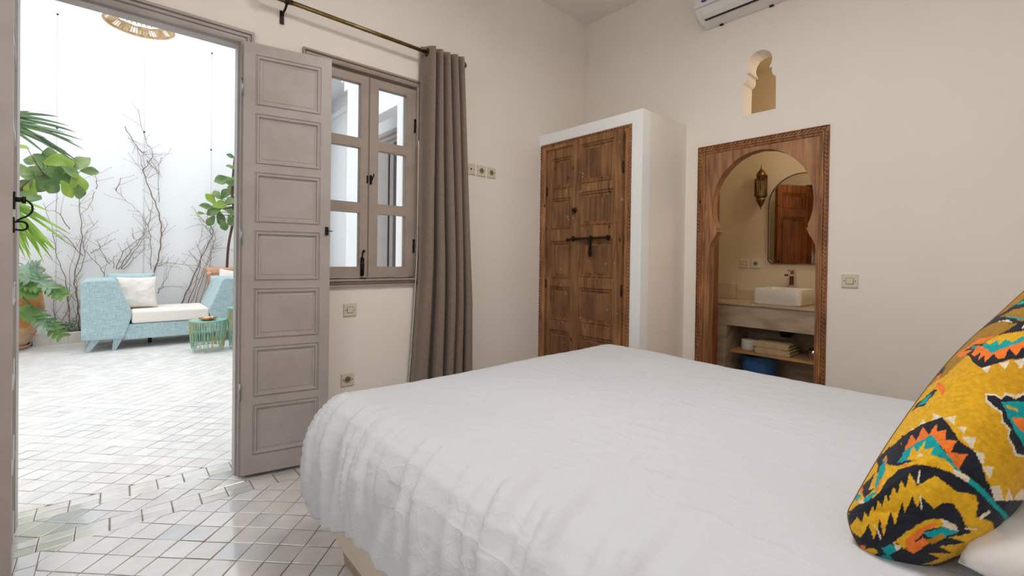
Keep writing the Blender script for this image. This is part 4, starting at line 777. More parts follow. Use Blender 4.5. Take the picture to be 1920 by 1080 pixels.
# duvet
ax0, ax1, ay0, ay1 = .70, 2.29, -.56, 1.70        # flat region before the rounding
TOP = .615
prof_d = np.array([0, .05, .10, .16, .22, .29, .37, .46, .54, .60]); 
prof_h = np.array([0, .048, .090, .126, .150, .168, .178, .172, .145, .120])
prof_z = np.array([0, -.006, -.022, -.060, -.106, -.172, -.252, -.340, -.415, -.455])
GX, GY = 300, 300; DM = .575
sx_ = np.linspace(ax0-DM, ax1+DM, GX); sy_ = np.linspace(ay0, ay1+DM, GY)
SX, SY = np.meshgrid(sx_, sy_, indexing='ij')
dx = np.where(SX < ax0, SX-ax0, np.where(SX > ax1, SX-ax1, 0)); dy = np.where(SY > ay1, SY-ay1, 0)
pn = 3.0; d = (np.abs(dx)**pn+np.abs(dy)**pn)**(1/pn); dd = np.hypot(dx, dy)+1e-9
nx, ny = dx/dd, dy/dd
cxp, cyp = np.clip(SX, ax0, ax1), np.clip(SY, ay0, ay1)
ang = np.arctan2(np.abs(dy), -dx*np.sign(-dx+1e-9)*1.0+1e-9)
# perimeter coordinate: along the left side, around the corner, along the foot
per = np.where(SX < ax0, cyp-ay1, 0)+np.where(dx < 0, np.arctan2(dy, -dx)*.38, np.where(dy > 0, .6+(cxp-ax0), 0))+np.where(dx > 0, 1.9+np.arctan2(dx, dy+1e-9)*.38+(ay1-cyp)*(dx > 0), 0)
def n1(x, seed):
    rng = np.random.RandomState(seed); k = np.arange(-50, 50); v = rng.rand(100)*2-1
    xi = np.floor(x).astype(int); f = x-xi; f = f*f*(3-2*f); return v[(xi) % 100]*(1-f)+v[(xi+1) % 100]*f
def n2(x, y, seed):
    rng = np.random.RandomState(seed); G = rng.rand(64, 64)*2-1
    xi, yi = np.floor(x).astype(int), np.floor(y).astype(int); fx, fy = x-xi, y-yi; fx = fx*fx*(3-2*fx); fy = fy*fy*(3-2*fy)
    a = G[xi % 64, yi % 64]; b = G[(xi+1) % 64, yi % 64]; c_ = G[xi % 64, (yi+1) % 64]; e_ = G[(xi+1) % 64, (yi+1) % 64]
    return (a*(1-fx)+b*fx)*(1-fy)+(c_*(1-fx)+e_*fx)*fy
dlim = np.interp(per, [-1.5, -.9, -.45, -.15, .2, .6], [.37, .36, .385, .475, .54, .55]); ds_ = d*dlim/DM
kk = smooth01(d/.40)
q1 = per+.35*d*np.sign(.4-per)*0+per*0-.28*d
w_ = n2(q1*3, d*3, 5)*.35
def ridge(x): return 1-np.abs(np.mod(x, 1)*2-1)
fold = (n1(q1*7+w_, 1)*.024+n1(q1*16+w_*2, 2)*.013+n1(q1*34+w_*3, 3)*.004)
sharp = (ridge(q1*8.5+n1(q1*3, 8)*.8+w_)**6)*.020*np.clip(.5+n2(q1*4, d*2, 17), 0, 1.2)
lb = np.interp(ds_, prof_d, prof_h); lz = np.interp(ds_, prof_d, prof_z)
hemw = .022*n1(per*5, 4)+.012*n1(per*11, 6)
e_ = np.where(SX < ax0, ax0-SX, np.where(SY > ay1, -.35, -(SX-ax0)))        # signed distance over the left edge
corner = np.where((dx < 0) & (dy > 0), np.arctan2(dy, -dx)*.42, 0)
qL = (cyp-ay1)+corner+.30*e_+.04*n2(SX*2.4+3, SY*2.4+3, 61)
on = (dx < 0) | ((dy == 0) & (SX < ax0+.55))
fade = np.where(dx < 0, 1-smooth01((np.arctan2(dy, -dx)/(np.pi/2)-.45)/.5), smooth01((ay1-SY)/.30))
ramp = smooth01((e_+.42)/.62)**1.4*smooth01((SY+.45)/.5)*on*fade
mod = np.clip(.5+.8*n2(qL*4+9, e_*1.1+5, 62), .05, 1.2)
f1 = ridge(qL*7.3+.9*n1(qL*2.6, 63)+.16*n2(qL*2, e_*3+7, 64))**2.2*.040*mod
f2 = ridge(qL*15.7+1.1*n1(qL*4, 65)+.22*n2(qL*3, e_*3.5+7, 66))**2.6*.017*np.clip(.35+.9*n2(qL*8+4, e_*1.4+5, 67), 0, 1.2)
f3 = ridge(qL*31+1.3*n1(qL*7, 68)+.3*n2(qL*4, e_*4+7, 69))**2*.0032*np.clip(.2+n2(qL*12+4, e_*2+5, 70), 0, 1.2)
folds = (f1+f2+f3)*ramp
left = (dx < 0)
amt = np.where(left, folds+.5*fold*kk, (fold+sharp)*kk)*(d > 0)
X = cxp+nx*(lb+amt); Yy = cyp+ny*(lb+amt)
Z = TOP+lz+hemw*smooth01((d-.2)/.35)*(d > 0)+folds*np.where(left, 1-smooth01(d/.22), .8)
inner = 1-smooth01(d/.12)
ex = np.clip((ax1-SX)/.5, 0, 1)
puff = .018*n2(SX*2.3, SY*2.1, 11)+.007*n2(SX*4, SY*3.6, 12)
# long soft creases fanning over the near left shoulder
near = np.exp(-((SX-.75)/.42)**2)*smooth01((1.75-SY)/.5+.3)
cr = ridge((SY*1.0+(SX-ax0)**2*1.1+n2(SX*3, SY*3, 21)*.10)*7.5)**6*.011*near*smooth01((SX-ax0+.25)/.3)
side = smooth01((e_+.1)/.2)*on
micro = .0016*(1-.9*side)*np.abs(n2(SX*14+n2(SX*5, SY*5, 30)*2, SY*13, 13))+.0004*n2(SX*34, SY*31, 14)+.0018*(1-.8*side)*(1-np.abs(n2(SX*9+SY*4, SY*7-SX*3, 15)))**6
Z = Z+(puff*.7+micro)*(.35+.65*inner)+cr*.3
X = X+nx*micro*1.5*(d > 0); Yy = Yy+ny*micro*1.5*(d > 0)
Z = np.maximum(Z, .12)
duvet_m = mat('duvet_cotton', 'd3d6dc', .82, spec=.12, **{'Sheen Weight': .1})
def creases(M_, layers):
    nt = M_.node_tree; N = nt.nodes; L = nt.links; b = N['Principled BSDF']; tc = N.new('ShaderNodeTexCoord'); acc = None
    for sc, st, dist, pw, amp in layers:
        mp = N.new('ShaderNodeMapping'); mp.inputs['Scale'].default_value = st; mp.inputs['Rotation'].default_value = (0, 0, sc*.37); L.new(tc.outputs['Object'], mp.inputs[0])
        n = N.new('ShaderNodeTexNoise'); n.inputs['Scale'].default_value = sc; n.inputs['Detail'].default_value = 2.5; n.inputs['Distortion'].default_value = dist; L.new(mp.outputs[0], n.inputs['Vector'])
        def mth(op, a, v=None):
            q_ = N.new('ShaderNodeMath'); q_.operation = op; L.new(a, q_.inputs[0])
            if v is not None:
                if hasattr(v, 'links'): L.new(v, q_.inputs[1])
                else: q_.inputs[1].default_value = v
            return q_.outputs[0]
        a = mth('SUBTRACT', n.outputs['Fac'], .5); a = mth('ABSOLUTE', a); a = mth('MULTIPLY', a, 5.0); q_ = N.new('ShaderNodeMath'); q_.operation = 'SUBTRACT'; q_.use_clamp = True; q_.inputs[0].default_value = 1; L.new(a, q_.inputs[1])
        a = mth('POWER', q_.outputs[0], pw); a = mth('MULTIPLY', a, amp)
        acc = a if acc is None else mth('ADD', acc, a)
    bp = N.new('ShaderNodeBump'); bp.inputs['Strength'].default_value = .4; bp.inputs['Distance'].default_value = .0042; L.new(acc, bp.inputs['Height']); L.new(bp.outputs[0], b.inputs['Normal'])
creases(duvet_m, [(3.2, (1, .45, 1), .8, 9, .9), (7, (.6, 1, 1), 1.0, 8, .5), (17, (1, .7, 1), .8, 5, .28), (60, (1, 1, 1), .3, 2, .10)])
MBd = MB(); P = np.stack([X, Yy, Z], -1)
dv_ = MBd.grid(P.tolist()).build('duvet', duvet_m, fix=False, solid=.012, origin=(1.5, .6, .15))
tag(dv_, 'large rumpled off-white duvet spread over the bed and hanging at its sides', 'duvet')

# pillow at the head end
def pillow(name, c, hx, hy, hz, rot, m_, lab, cat, grp=None, seed=1, n=44, wr=.010):
    P = []
    for sgn in (1, -1):
        rows_ = []
        for i in range(n+1):
            rw = []
            for j in range(n+1):
                s, t = i/n*2-1, j/n*2-1
                pinch = 1-.07*(1-abs(s)**2)*abs(t)**3-.0; pin2 = 1-.07*(1-abs(t)**2)*abs(s)**3
                x = s*hx*pin2; y = t*hy*pinch
                e = max(0, (1-abs(s)**2.6))*max(0, (1-abs(t)**2.6)); h = hz*e**.42
                v = Vector((x*4+seed, y*4, sgn*2.0)); h += wr*noise.noise(v*1.6)*e**.5+wr*.7*(1-abs(noise.noise(v*3.1+Vector((0, 0, 5)))))**4*e**.3
                rw.append(Vector((x, y, sgn*h)))
            rows_.append(rw)
        P.append(rows_)
    q = MB(); Mx = Matrix.Translation(c) @ rot.to_4x4()
    for k, rows_ in enumerate(P):
        q.grid([[Mx @ p for p in (rw if k == 0 else rw[::-1])] for rw in rows_])
    o = q.build(name, m_, fix=False, origin=c); 
    bm = bmesh.new(); bm.from_mesh(o.data); bmesh.ops.remove_doubles(bm, verts=bm.verts, dist=.0006); bmesh.ops.recalc_face_normals(bm, faces=bm.faces); bm.to_mesh(o.data); bm.free()
    return tag(o, lab, cat, grp)
from mathutils import Euler
pillow('pillow', Vector((1.46, -.16, .715)), .42, .25, .10, Euler((R(-6), R(-3), R(2))).to_matrix(), white_cot, 'white bed pillow just showing below the patterned cushion', 'pillow')

# patterned cushion
cO, cU, cV, cN = map(Vector, (CU_O, CU_U, CU_V, CU_N))
B_ = np.array(CU_B)/100
def crn(P_, k=16):
    N_ = len(P_); o = []
    for i in range(N_):
        p0, p1, p2, p3 = P_[i-1], P_[i], P_[(i+1) % N_], P_[(i+2) % N_]
        for j in range(k):
            t = j/k; o.append(.5*((2*p1)+(-p0+p2)*t+(2*p0-5*p1+4*p2-p3)*t*t+(-p0+3*p1-3*p2+p3)*t**3))
    return np.array(o)
S_ = crn(B_); ta = np.arctan2(S_[:, 1], S_[:, 0]); o_ = np.argsort(ta); ta = ta[o_]; ra = np.hypot(S_[:, 0], S_[:, 1])[o_]
ta3 = np.r_[ta-2*np.pi, ta, ta+2*np.pi]; ra3 = np.r_[ra, ra, ra]
NG = 330; s_, t_ = np.meshgrid(np.linspace(-1, 1, NG), np.linspace(-1, 1, NG), indexing='ij')
rho = np.maximum(np.abs(s_), np.abs(t_)); an = np.arctan2(t_, s_)
# equal-ish angular mapping from the square to the outline
sc_ = np.interp(an, ta3, ra3); U_, V_ = rho*sc_*np.cos(an), rho*sc_*np.sin(an)
Hh = .12*np.clip(1-rho**2.2, 0, 1)**.62
wr_ = (.004*n2(U_*22+40, V_*9+40, 41)+.0025*n2(U_*50+40, V_*30+40, 42))*np.clip(1-rho**6, 0, 1)
crease = -.006*ridge((V_+.3*U_)*9+n2(U_*8+9, V_*8+9, 44)*.4)**8*smooth01((-.05-V_)/.15)*np.clip(1-rho**6, 0, 1)
PAL = {'G': (.47, .21, .010), 'Y': (.80, .45, .018), 'D': (.36, .19, .02), 'K': (.017, .020, .030), 'T': (.005, .36, .37), 'O': (.86, .20, .03), 'W': (.80, .70, .54)}
colr = np.empty(U_.shape+(3,)); nap = smooth01((n2(U_*5+30, V_*3+30, 51)*.6+.5)-.9*(U_+.04)*3)[..., None]
colr[:] = np.array(PAL['G'])*(1-nap)+np.array(PAL['Y'])*nap
jx = .0007*n2(U_*260+99, V_*260+99, 60); jy = .0007*n2(U_*260+199, V_*260+99, 61)
def inside(poly, x, y):
    r_ = np.zeros(x.shape, bool); n_ = len(poly)
    for i in range(n_):
        x1, y1 = poly[i]; x2, y2 = poly[(i+1) % n_]
        if y1 == y2: continue
        c_ = ((y1 > y) != (y2 > y)) & (x < (x2-x1)*(y-y1)/(y2-y1)+x1); r_ ^= c_
    return r_
for c_, pl in CU_P:
    m_ = inside([(a/100, b/100) for a, b in pl], U_+jx, V_+jy)
    if c_ == 'Y': colr[m_] = (np.array(PAL['G'])*(1-nap[m_])+np.array(PAL['Y'])*nap[m_])*.3+np.array(PAL['Y'])*.7
    else: colr[m_] = PAL[c_]
def surf(h): return [[tuple(cO+cU*float(U_[i, j])+cV*float(V_[i, j])+cN*float(h[i, j])) for j in range(NG)] for i in range(NG)]
q = MB(); q.grid(surf(Hh+wr_+crease)); 
cu = thing('patterned_cushion', tuple(cO+cV*-.28), 'plump mustard cushion with black, turquoise and orange zigzag pattern on the bed', 'cushion')
def coloured(q, name, cols, mt, parent):
    o = q.build(name, mt, parent, fix=False); a = o.data.color_attributes.new('tone', 'FLOAT_COLOR', 'POINT')
    c4 = np.ones((cols.shape[0]*cols.shape[1], 4)); c4[:, :3] = cols.reshape(-1, 3); a.data.foreach_set('color', c4.ravel().astype(np.float32)); return o
vel = attr_mat('cushion_velvet', .85, bump=(260, .7, .0022), sheen=.12, vary=(120, .86, 1.1), spec=.15)
fr_ = coloured(q, 'cushion_front', colr, vel, cu)
q = MB(); P = surf(-Hh*.9); q.grid([rw[::-1] for rw in P]); back_col = np.roll(colr, (60, 90), (0, 1))[:, ::-1]*.95
coloured(q, 'cushion_back', back_col, vel, cu)
q = MB(); q.tube([tuple(cO+cU*float(p[0])+cV*float(p[1])) for p in S_[::2]], .0014, 6, closed=True); q.build('seam', mat('seam_piping', '7a5a1a', .8), cu)
# ================================================================ COURTYARD
sf = thing('sofa', (.55, 7.5, 0), 'aqua blue woven daybed sofa with hexagonal arms and white seat in the courtyard', 'sofa')
YA, YB = 7.10, 7.92
def armp(sg, cx):
    P = [(-.222, .14), (-.232, .80), (-.20, .835), (.04, .842), (.075, .825), (.218, .455), (.222, .40), (.150, .13)]
    return [(cx+sg*p[0], p[1]) for p in P]
for sg, cx in ((1, -.06), (-1, 1.16)):
    q = MB(); P = armp(sg, cx)
    q.loops([[(x, y, z) for x, z in P] for y in (YA, YB)], cap='both')
    o = q.build('arm', blue_fab, sf, bevel=.022, seg=3)
for sg, cx in ((1, -.06), (-1, 1.16)):
    for y in (YA+.06, YB-.10):
        for a, b in ((.10, .06), (-.10, -.17)):
            q = MB(); x0, x1 = cx+sg*a, cx+sg*b
            q.loops([[(x1-.018, y-.015, 0), (x1+.018, y-.015, 0), (x1+.018, y+.02, 0), (x1-.018, y+.02, 0)], [(x0-.045, y-.02, .145), (x0+.045, y-.02, .145), (x0+.045, y+.04, .145), (x0-.045, y+.04, .145)]], cap='both')
            q.build('leg', blue_fab, sf, bevel=.004)
MB().box(.09, 1.01, YA+.03, YB-.02, .115, .30).build('seat_base', blue_fab, sf, bevel=.012)
MB().box(.158, .944, YA+.015, YB-.01, .305, .452).build('seat_cushion', cream_fab, sf, bevel=.025, seg=3)
for x in (.35, .80): MB().box(x-.02, x+.02, 7.5, 7.54, 0, .116).build('leg', black_iron, sf)
E_ = lambda a, b, c: Euler((R(a), R(b), R(c))).to_matrix()
pillow('throw_pillow', Vector((.222, 7.55, .650)), .205, .205, .075, E_(78, 0, 4), cream_fab, 'creamy white square pillow at the left end of the sofa', 'cushion', 'pillows on the aqua sofa', 2, 26, .02)
pillow('throw_pillow', Vector((.165, 7.74, .690)), .245, .21, .07, E_(80, 0, 3), blue_pil, 'aqua pillow tucked behind the white pillow at the sofa left end', 'cushion', 'pillows on the aqua sofa', 3, 26, .01)
pillow('throw_pillow', Vector((1.215, 7.62, .655)), .20, .20, .065, E_(80, 0, -8), blue_pil, 'aqua pillow at the right end of the sofa beside the terracotta pot', 'cushion', 'pillows on the aqua sofa', 4, 26, .012)
pillow('throw_pillow', Vector((1.33, 7.81, .72)), .21, .20, .065, E_(80, 10, -5), cream_fab, 'white pillow behind the aqua pillow at the sofa right end', 'cushion', 'pillows on the aqua sofa', 5, 26, .012)

def wiretable(c, r, h, lab):
    t = thing('wire_table', (c[0], c[1], 0), lab, 'side table', 'green wire side tables by the sofa')
    q = MB(); q.lathe([(.001, h-.006), (r, h-.006), (r+.004, h-.002), (r, h), (.001, h+.001)], (c[0], c[1], 0), 40); q.build('tabletop', wire_top, t)
    q = MB(); n = 110; rb = r*.86
    for k in range(n):
        a = 2*math.pi*k/n; a2 = a+.12*math.sin(k*2.4)
        q.tube([(c[0]+(rb+(r-rb)*u**.7)*math.cos(a+(a2-a)*(1-u)), c[1]+(rb+(r-rb)*u**.7)*math.sin(a+(a2-a)*(1-u)), .055+(h-.06)*u) for u in (0, .35, .7, 1)], .0030, 4, caps=False)
    for z, rr in ((.055, rb), (h*.36, rb+(r-rb)*.5), (h*.7, r*.975), (h-.012, r)):
        q.tube([(c[0]+rr*math.cos(a*math.pi/20), c[1]+rr*math.sin(a*math.pi/20), z) for a in range(40)], .0035, 6, closed=True)
    q.build('wire_cage', wire_gr, t)
    for k in range(3):
        a = R(-100+120*k); q = MB(); x, y = c[0]+rb*math.cos(a), c[1]+rb*math.sin(a)
        q.tube(catmull([(x-.018, y, .06), (x-.012, y, .015), (x, y, .004), (x+.012, y, .015), (x+.018, y, .06)]), .0035, 6); q.build('hairpin_foot', wire_gr, t)
    return t
wiretable((.845, 6.46), .192, .372, 'low green wire drum side table with a turquoise top, in front of the sofa')
wiretable((1.20, 6.42), .165, .505, 'taller green wire side table cut off by the door edge')
ds = thing('tray', (.835, 6.40, .374), 'small scalloped golden dish of sweets on the low wire table', 'dish')
q = MB(); L_ = []
for r, z in ((.045, .375), (.082, .392), (.090, .408), (.082, .406), (.05, .385)):
    L_.append([(.835+r*(1+.06*math.cos(8*k*math.pi/24))*math.cos(k*math.pi/24), 6.40+r*(1+.06*math.cos(8*k*math.pi/24))*math.sin(k*math.pi/24), z) for k in range(48)])
q.loops(L_, cap='both', smooth=True); q.build('dish', clay_dish, ds)
q = MB()
for k in range(9):
    a = k*2.4; r = .018*math.sqrt(k)+.004; q.lathe([(.001, -.010), (.014, -.005), (.016, .004), (.010, .012), (.001, .014)], (.835+r*math.cos(a), 6.40+r*math.sin(a), .402), 10)
o = q.build('sweets', dish_in, ds); o['kind'] = 'stuff'

pl = thing('planter', (.5, 8.22, 0), 'low whitewashed masonry planter along the foot of the courtyard wall', 'planter')
fr = []
for k in range(18):
    x = -.745+.155*k; fr += [(x-.0015, 8.0), (x, 8.006), (x+.0015, 8.0)] if 0 < k else [(x, 8.0)]
q = MB(); q.prism(fr+[(1.95, 8.0), (1.95, 8.10), (-.62, 8.10), (-.62, 8.445), (-.745, 8.445)], 0, .135); q.build('curb', stone_w, pl)
q = MB(); q.grid([[(-.62+2.5*i/50, 8.10+.345*j/8, .098+.02*noise.noise(Vector((i*.7, j*.9, 2)))) for j in range(9)] for i in range(51)]); q.build('soil', soil, pl, fix=False)

# jar
def pot(prof, c, name, lab, mt, saucer=None):
    t = thing(name, c, lab, 'plant pot')
    q = MB(); q.lathe(prof, c, 44, caps=False); q.build('pot_body', mt, t)
    q = MB(); zt = max(p[1] for p in prof)-.05; ri = prof[-1][0]
    q.lathe([(.0001, zt), (ri, zt-.004)], c, 30, caps=False); q.build('soil', soil, t)
    if saucer:
        q = MB(); q.lathe([(.001, .0), (saucer-.03, .0), (saucer, .035), (saucer+.004, .045), (saucer-.008, .045), (saucer-.03, .014), (.001, .012)], c, 40); q.build('saucer', terra, t)
    return t
jar = pot([(.0001, .012), (.215, .013), (.24, .05), (.33, .20), (.385, .34), (.392, .42), (.355, .44), (.39, .46), (.375, .60), (.355, .72), (.325, .76), (.335, .80), (.34, .86), (.365, .90), (.385, .915), (.39, .95), (.35, .955), (.33, .90), (.32, .8)], (-1.025, 7.93, 0), 'terracotta_jar', 'big sandy terracotta jar on a saucer at the left edge of the doorway view', terra2, .275)
# square-rimmed pot at right
t = thing('terracotta_pot', (1.33, 8.22, 0), 'square-rimmed terracotta pot behind the right end of the sofa', 'plant pot')
q = MB(); cx, cy = 1.335, 8.205
q.loops([[(cx-a, cy-a*.55, z), (cx+a, cy-a*.55, z), (cx+a, cy+a*.55, z), (cx-a, cy+a*.55, z)] for a, z in ((.20, .11), (.25, .50), (.262, .86), (.29, .87), (.298, .93), (.285, .955), (.262, .955), (.255, .88))], cap='start'); q.build('pot_body', terra, t, bevel=.006)
q = MB(); q.box(cx-.255, cx+.255, cy-.14, cy+.14, .86, .885); q.build('soil', soil, t)
q = MB(); q.lathe([(.02, -.02), (.034, -.01), (.034, .02), (.02, .03)], (cx-.275, cy-.16, .86), 12); q.build('rim_boss', terra, t)

def leaf(q, base, d, L_, W_, nrm, wav=.06, n=7, shape=None, cup=.25, droop=.25):
    """one leaf blade: base point, direction, length, width, facing normal"""
    base, d, nrm = Vector(base), Vector(d).normalized(), Vector(nrm)
    nrm = (nrm-d*nrm.dot(d)).normalized(); sd = d.cross(nrm); rows_ = []; ph = random.random()*6
    for i in range(n+1):
        t = i/n; wd = (shape or (lambda t: math.sin(math.pi*min(1, t**.75*.97+.03))**.8*(.75+.45*t)))(t)*W_/2
        c = base+d*L_*t-nrm*droop*L_*t*t*.5
        rows_.append([c+sd*wd*s+nrm*(abs(s)*cup*wd+wav*L_*math.sin(t*9+ph+s*2)*.3*abs(s)) for s in (-1, -.5, 0, .5, 1)])
    q.grid(rows_)
def lobed(q, a, b, W_, nrm, lobes=5):
    a, b = Vector(a), Vector(b); d = (b-a); L_ = d.length; d.normalize(); nrm = Vector(nrm); nrm = (nrm-d*nrm.dot(d)).normalized(); sd = d.cross(nrm)
    leaf(q, a, d, L_, W_*.36, nrm, .04, 8, droop=.15)
    for k in range(lobes):
        t = .12+.72*k/(lobes-1); p = a+d*L_*t-nrm*.075*L_*t*t; l = W_*(.62-.30*abs(t-.35))
        for s in (-1, 1):
            dd_ = (sd*s*1.0+d*(.35+.6*t)+nrm*random.uniform(-.15, .25))
            leaf(q, p, dd_, l, W_*.24, nrm+Vector((random.uniform(-.2, .2), 0, random.uniform(-.2, .2))), .05, 5, droop=.3)
# palm
def palm(name, data, lab, y0, mt, yr, wl=.045, grp=None):
    (cx, cz), tips = data[0][:2], data[1]
    t = thing(name, (cx, y0, 0), lab, 'palm', grp)
    q = MB()
    allt = [(x, z, 0) for x, z in tips]+[(x-random.uniform(.05, .35), z+random.uniform(-.16, .12), 1) for x, z in tips for _ in range(1)]
    for x, z, k in allt:
        b = Vector((cx+random.uniform(-.03, .10), y0+random.uniform(-.05, .05), cz+random.uniform(-.05, .05))); e = Vector((x, y0+random.uniform(-yr, yr), z))
        dz = e-b; L_ = dz.length; n = 12; rw = []; sag = .10*L_
        mid = [b+dz*(i/n)+Vector((0, 0, sag*4*(i/n)*(1-i/n)*.6)) for i in range(n+1)]
        side = dz.cross(Vector((random.uniform(-.3, .3), -1, random.uniform(.0, .8)))).normalized()
        up = dz.cross(side).normalized()
        for i, p in enumerate(mid):
            w_ = wl*math.sin(math.pi*min(1, .12+.88*(i/n)**.8))**.6*(.5 if i == n else 1)
            if i == n: w_ = .002
            rw.append([p+side*w_/2+up*w_*.12, p, p-side*w_/2+up*w_*.12])
        q.grid(rw)
    q.build('foliage', mt, t, fix=False)
    q = MB(); q.tube(catmull([(cx-.16, y0+.5, .05), (cx-.2, y0+.3, 1.0), (cx-.06, y0+.05, cz-.25), (cx, y0, cz)]), [.03]*12+[.02]*7, 8); q.build('stem', trunk_m, t)
    return t
palm('fan_palm', PALM_A, 'dark green fan palm leaf reaching in from the left above the fig', 6.6, palm_m, .12, .034)
palm('parlour_palm', PALM_B, 'bright green palm with long drooping leaflets left of the sofa', 6.6, palm_y, .25, .034)
# fiddle-leaf figs
def fig(name, leaves, y0, stem, lab, sc):
    t = thing(name, (stem[0][0], y0, 0), lab, 'fig tree', 'fiddle leaf figs in the courtyard')
    for key, mt in (('g', fig_m), ('y', fig_y)):
        q = MB()
        for x, z, s, a, k in leaves:
            if k != key: continue
            L_ = s*sc*1.5; d = Vector((math.cos(R(a)), random.uniform(-.5, .5), math.sin(R(a))))
            c_ = Vector((x, y0+random.uniform(-.14, .14), z))
            leaf(q, c_-d.normalized()*L_*.5, d, L_, L_*.72, (random.uniform(-.5, .5), -1, random.uniform(.1, 1.0)), .10, 9, shape=lambda t: math.sin(math.pi*(t*.9+.05))**.55*(.55+.5*smooth01(np.array(t*1.2)))*(1-t**8*.8))
        q.build('foliage', mt, t, fix=False)
    q = MB(); q.tube(catmull(stem), .018, 8)
    s1 = Vector(stem[-1])
    for x, z, s, a, k in leaves:
        L_ = s*sc*1.15; b = Vector((x-math.cos(R(a))*L_*.5, y0, z-math.sin(R(a))*L_*.5)); o_ = min((Vector(p) for p in catmull(stem)), key=lambda p: (p-b).length)
        q.tube([o_, (o_+b)/2+Vector((0, 0, -.015)), b], [.006, .004, .003], 5)
    q.build('trunk', trunk_m, t)
    return t
fig('fiddle_leaf_fig', FIG_L, 7.4, [(-1.02, 7.75, .9), (-.95, 7.5, 1.4), (-.78, 7.4, 1.85), (-.60, 7.4, 2.02), (-.40, 7.4, 2.08)], 'fiddle leaf fig with broad leaves behind the palm on the left', .0055)
fig('fiddle_leaf_fig', FIG_R, 7.95, [(1.30, 8.15, .88), (1.31, 8.08, 1.3), (1.36, 7.98, 1.75), (1.33, 7.95, 2.1), (1.36, 7.95, 2.6)], 'fiddle leaf fig beside the door edge above the square terracotta pot', .0052)
# philodendron
ph = thing('philodendron', (-.95, 7.6, 0), 'philodendron with deeply lobed leaves hanging in front of the terracotta jar', 'plant')
for key, mt in (('p', phil_m), ('g', phil_g)):
    q = MB()
    for x0, z0, x1, z1, k in PHIL:
        if k == key: lobed(q, (x0, 7.50, z0), (x1, 7.40, z1), .19, (random.uniform(-.3, .3), -1, random.uniform(.2, .7)))
    q.build('foliage', mt, ph, fix=False)
q = MB()
for x0, z0, x1, z1, k in PHIL: q.tube(catmull([(-1.02, 7.78, .95), (-1.0, 7.62, max(z0, .9)+.06), (x0, 7.50, z0)]), .006, 6)
q.build('stem', phil_g, ph)
# bare climbers
rv_ = random.Random(11)
def climber(key, lab, y0=8.385):
    base = VINES[key][0][0]
    t = thing('bare_climber', (base[0], y0, 0), lab, 'climber', 'bare climbers on the courtyard wall')
    q = MB()
    def buds(p): q.lathe([(.001, -.006), (.0038, -.002), (.0038, .003), (.001, .006)], p, 6)
    for li, pl_ in enumerate(VINES[key]):
        pts = catmull([(x+rv_.uniform(-.004, .004), y0+rv_.uniform(-.02, .03), z) for x, z in pl_], 7)
        n = len(pts); r0_ = .0095 if li == 0 else rv_.uniform(.004, .0065)
        pts = [p+Vector((.006*math.sin(i*1.3+li), 0, .004*math.sin(i*2.1))) for i, p in enumerate(pts)]
        q.tube(pts, [max(.0022, r0_*(1-.75*i/n)) for i in range(n)], 6)
        for i in range(3, n-1, 3):
            if rv_.random() < .8:
                p = pts[i]; d = (pts[i+1]-pts[i]).normalized(); a = rv_.choice((-1, 1))*rv_.uniform(.5, 1.1)
                d2_ = Vector((d.x*math.cos(a)-d.z*math.sin(a), rv_.uniform(-.2, .1), d.x*math.sin(a)+d.z*math.cos(a))); L_ = rv_.uniform(.06, .26)
                tw = [p, p+d2_*L_*.5+Vector((0, 0, .01)), p+d2_*L_+Vector((rv_.uniform(-.02, .02), 0, rv_.uniform(0, .04)))]
                q.tube(catmull(tw, 4), [.0026, .0024, .0022, .002, .0018, .0017, .0016, .0014, .001], 5)
                buds(tw[-1])
                if rv_.random() < .5: buds(p+Vector((0, -.008, 0)))
    q.build('stems', bark, t); return t
climber('A', 'bare climber spreading up the wall left of the sofa, behind the palm')
climber('B', 'tallest bare climber, rising above the sofa cushions in mid wall')
climber('C', 'bare climber leaning over the right end of the sofa by the square pot')
# ground cover
gc = thing('groundcover', (-.4, 8.2, .09), 'small dark green groundcover in the planter just left of the sofa', 'groundcover')
q = MB()
for k in range(190):
    x, y = random.uniform(-.60, -.12), random.uniform(8.10, 8.40); h = .10+random.uniform(.02, .17)*(1-abs(x+.35)/.5)
    a = random.uniform(0, 6.28); leaf(q, (x, y, h), (math.cos(a), math.sin(a), random.uniform(-.3, .6)), random.uniform(.035, .06), .025, (0, -.5, 1), .03, 3)
o = q.build('foliage', small_m, gc, fix=False); o['kind'] = 'stuff'
q = MB()
for k in range(30):
    x, y = random.uniform(-.55, -.15), random.uniform(8.13, 8.38); q.tube([(x, y, .08), (x+random.uniform(-.04, .04), y, .22)], .002, 4)
q.build('stems', bark, gc)
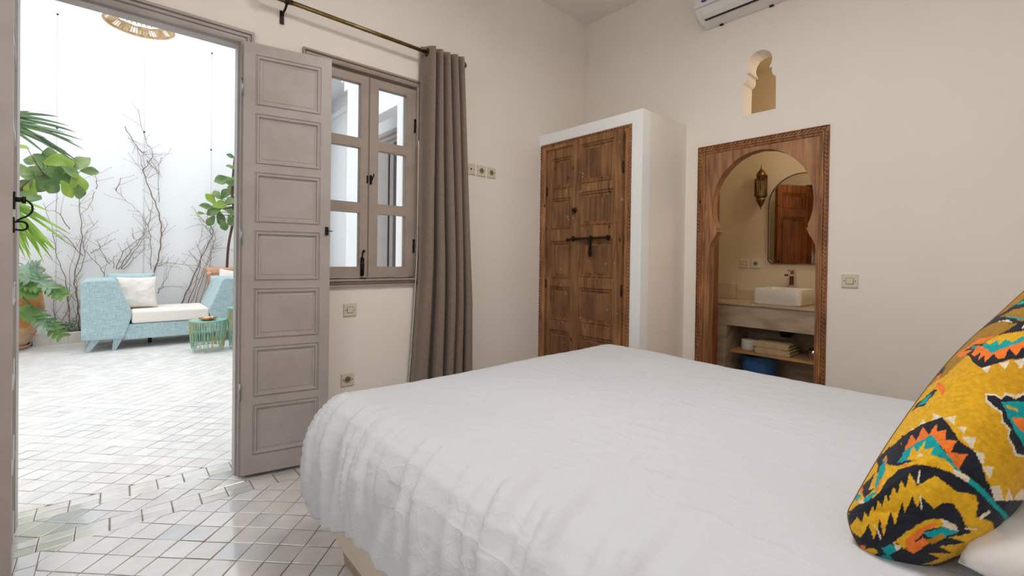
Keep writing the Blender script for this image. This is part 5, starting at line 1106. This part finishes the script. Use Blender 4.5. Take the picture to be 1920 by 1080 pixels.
# trellis wires with wall anchors
for x, z0, z1, lab in ((-.577, .14, 4.265, 'thin vertical trellis wire on the courtyard wall, leftmost of three'), (.315, .14, 4.266, 'thin vertical trellis wire behind the tallest climber, middle of three'), (1.125, .14, 4.276, 'thin vertical trellis wire on the courtyard wall nearest the door edge')):
    t = thing('trellis_wire', (x, 8.44, 0), lab, 'wire', 'trellis wires on the courtyard wall')
    MB().tube([(x, 8.43, z0), (x, 8.43, z1)], .0016, 5).build('wire', steel, t)
    for z in ([z1, 2.78] if x != .315 else [z1, 2.9]):
        q = MB(); q.tube([(x, 8.425, z), (x, 8.45, z)], .006, 8); q.lathe([(.012, -.004), (.012, .0)], (x, 8.448, z), 10, 'y'); q.build('wall_anchor', old_iron, t)
# rattan pendant
pd = thing('rattan_pendant', (.151, 5.0, 3.0), 'woven rattan hanging lampshade just below the door head, mostly cut off', 'pendant lamp')
q = MB(); c = (.151, 5.0)
for r, z in ((.235, 3.075), (.232, 3.085), (.19, 3.13), (.15, 3.17), (.08, 3.21)):
    q.tube([(c[0]+r*math.cos(a*math.pi/24), c[1]+r*math.sin(a*math.pi/24), z) for a in range(48)], .007, 6, closed=True)
for k in range(60):
    a = k*math.pi/30; q.obox((c[0]+.205*math.cos(a), c[1]+.205*math.sin(a), 3.105), Vector((math.cos(a), math.sin(a), -.8)).normalized()*.045, Vector((-math.sin(a), math.cos(a), 0))*(.010 if k % 6 < 4 else .003), Vector((0, 0, .002)))
    if k % 2 == 0: q.tube([(c[0]+.17*math.cos(a), c[1]+.17*math.sin(a), 3.145), (c[0]+.05*math.cos(a), c[1]+.05*math.sin(a), 3.225)], .004, 5)
q.build('woven_shade', rattan, pd)
q = MB(); q.tube([(c[0], c[1], 3.2), (c[0], c[1], 5.3)], .004, 6); q.build('cord', black_iron, pd)
q = MB(); q.tube([(-3.0, 5.0, 5.32), (2.1, 5.0, 5.32)], .005, 6); tag(q.build('span_cable', steel), 'steel cable spanning the courtyard that carries the rattan lampshade', 'cable')

# added ceiling lamp and side window frame, dressing the unseen fill lights
cl = thing('added_ceiling_lamp', (1.1, .75, 3.0), 'added round brass ceiling lamp over the bed, out of view', 'ceiling lamp')
q = MB(); q.lathe([(.42, 2.99), (.43, 3.0), (.40, 3.05), (.06, 3.09), (.03, 3.10), (.03, 3.275)], (1.1, .75, 0), 40, caps=False); q.build('lamp_shade', brass, cl)
w2 = thing('added_window', (-1.3, .9, 1.1), 'plain taupe window frame added around the fill light, behind the camera', kind='structure')
def FL(u, v, w=0): return (-1.3+w, u, v)
q = MB(FL); casing(q, .3, 1.5, 1.05, 2.45, [(0, 0), (0, .03), (.06, .03), (.06, 0)], closed=True); q.build('window_frame', taupe, w2)
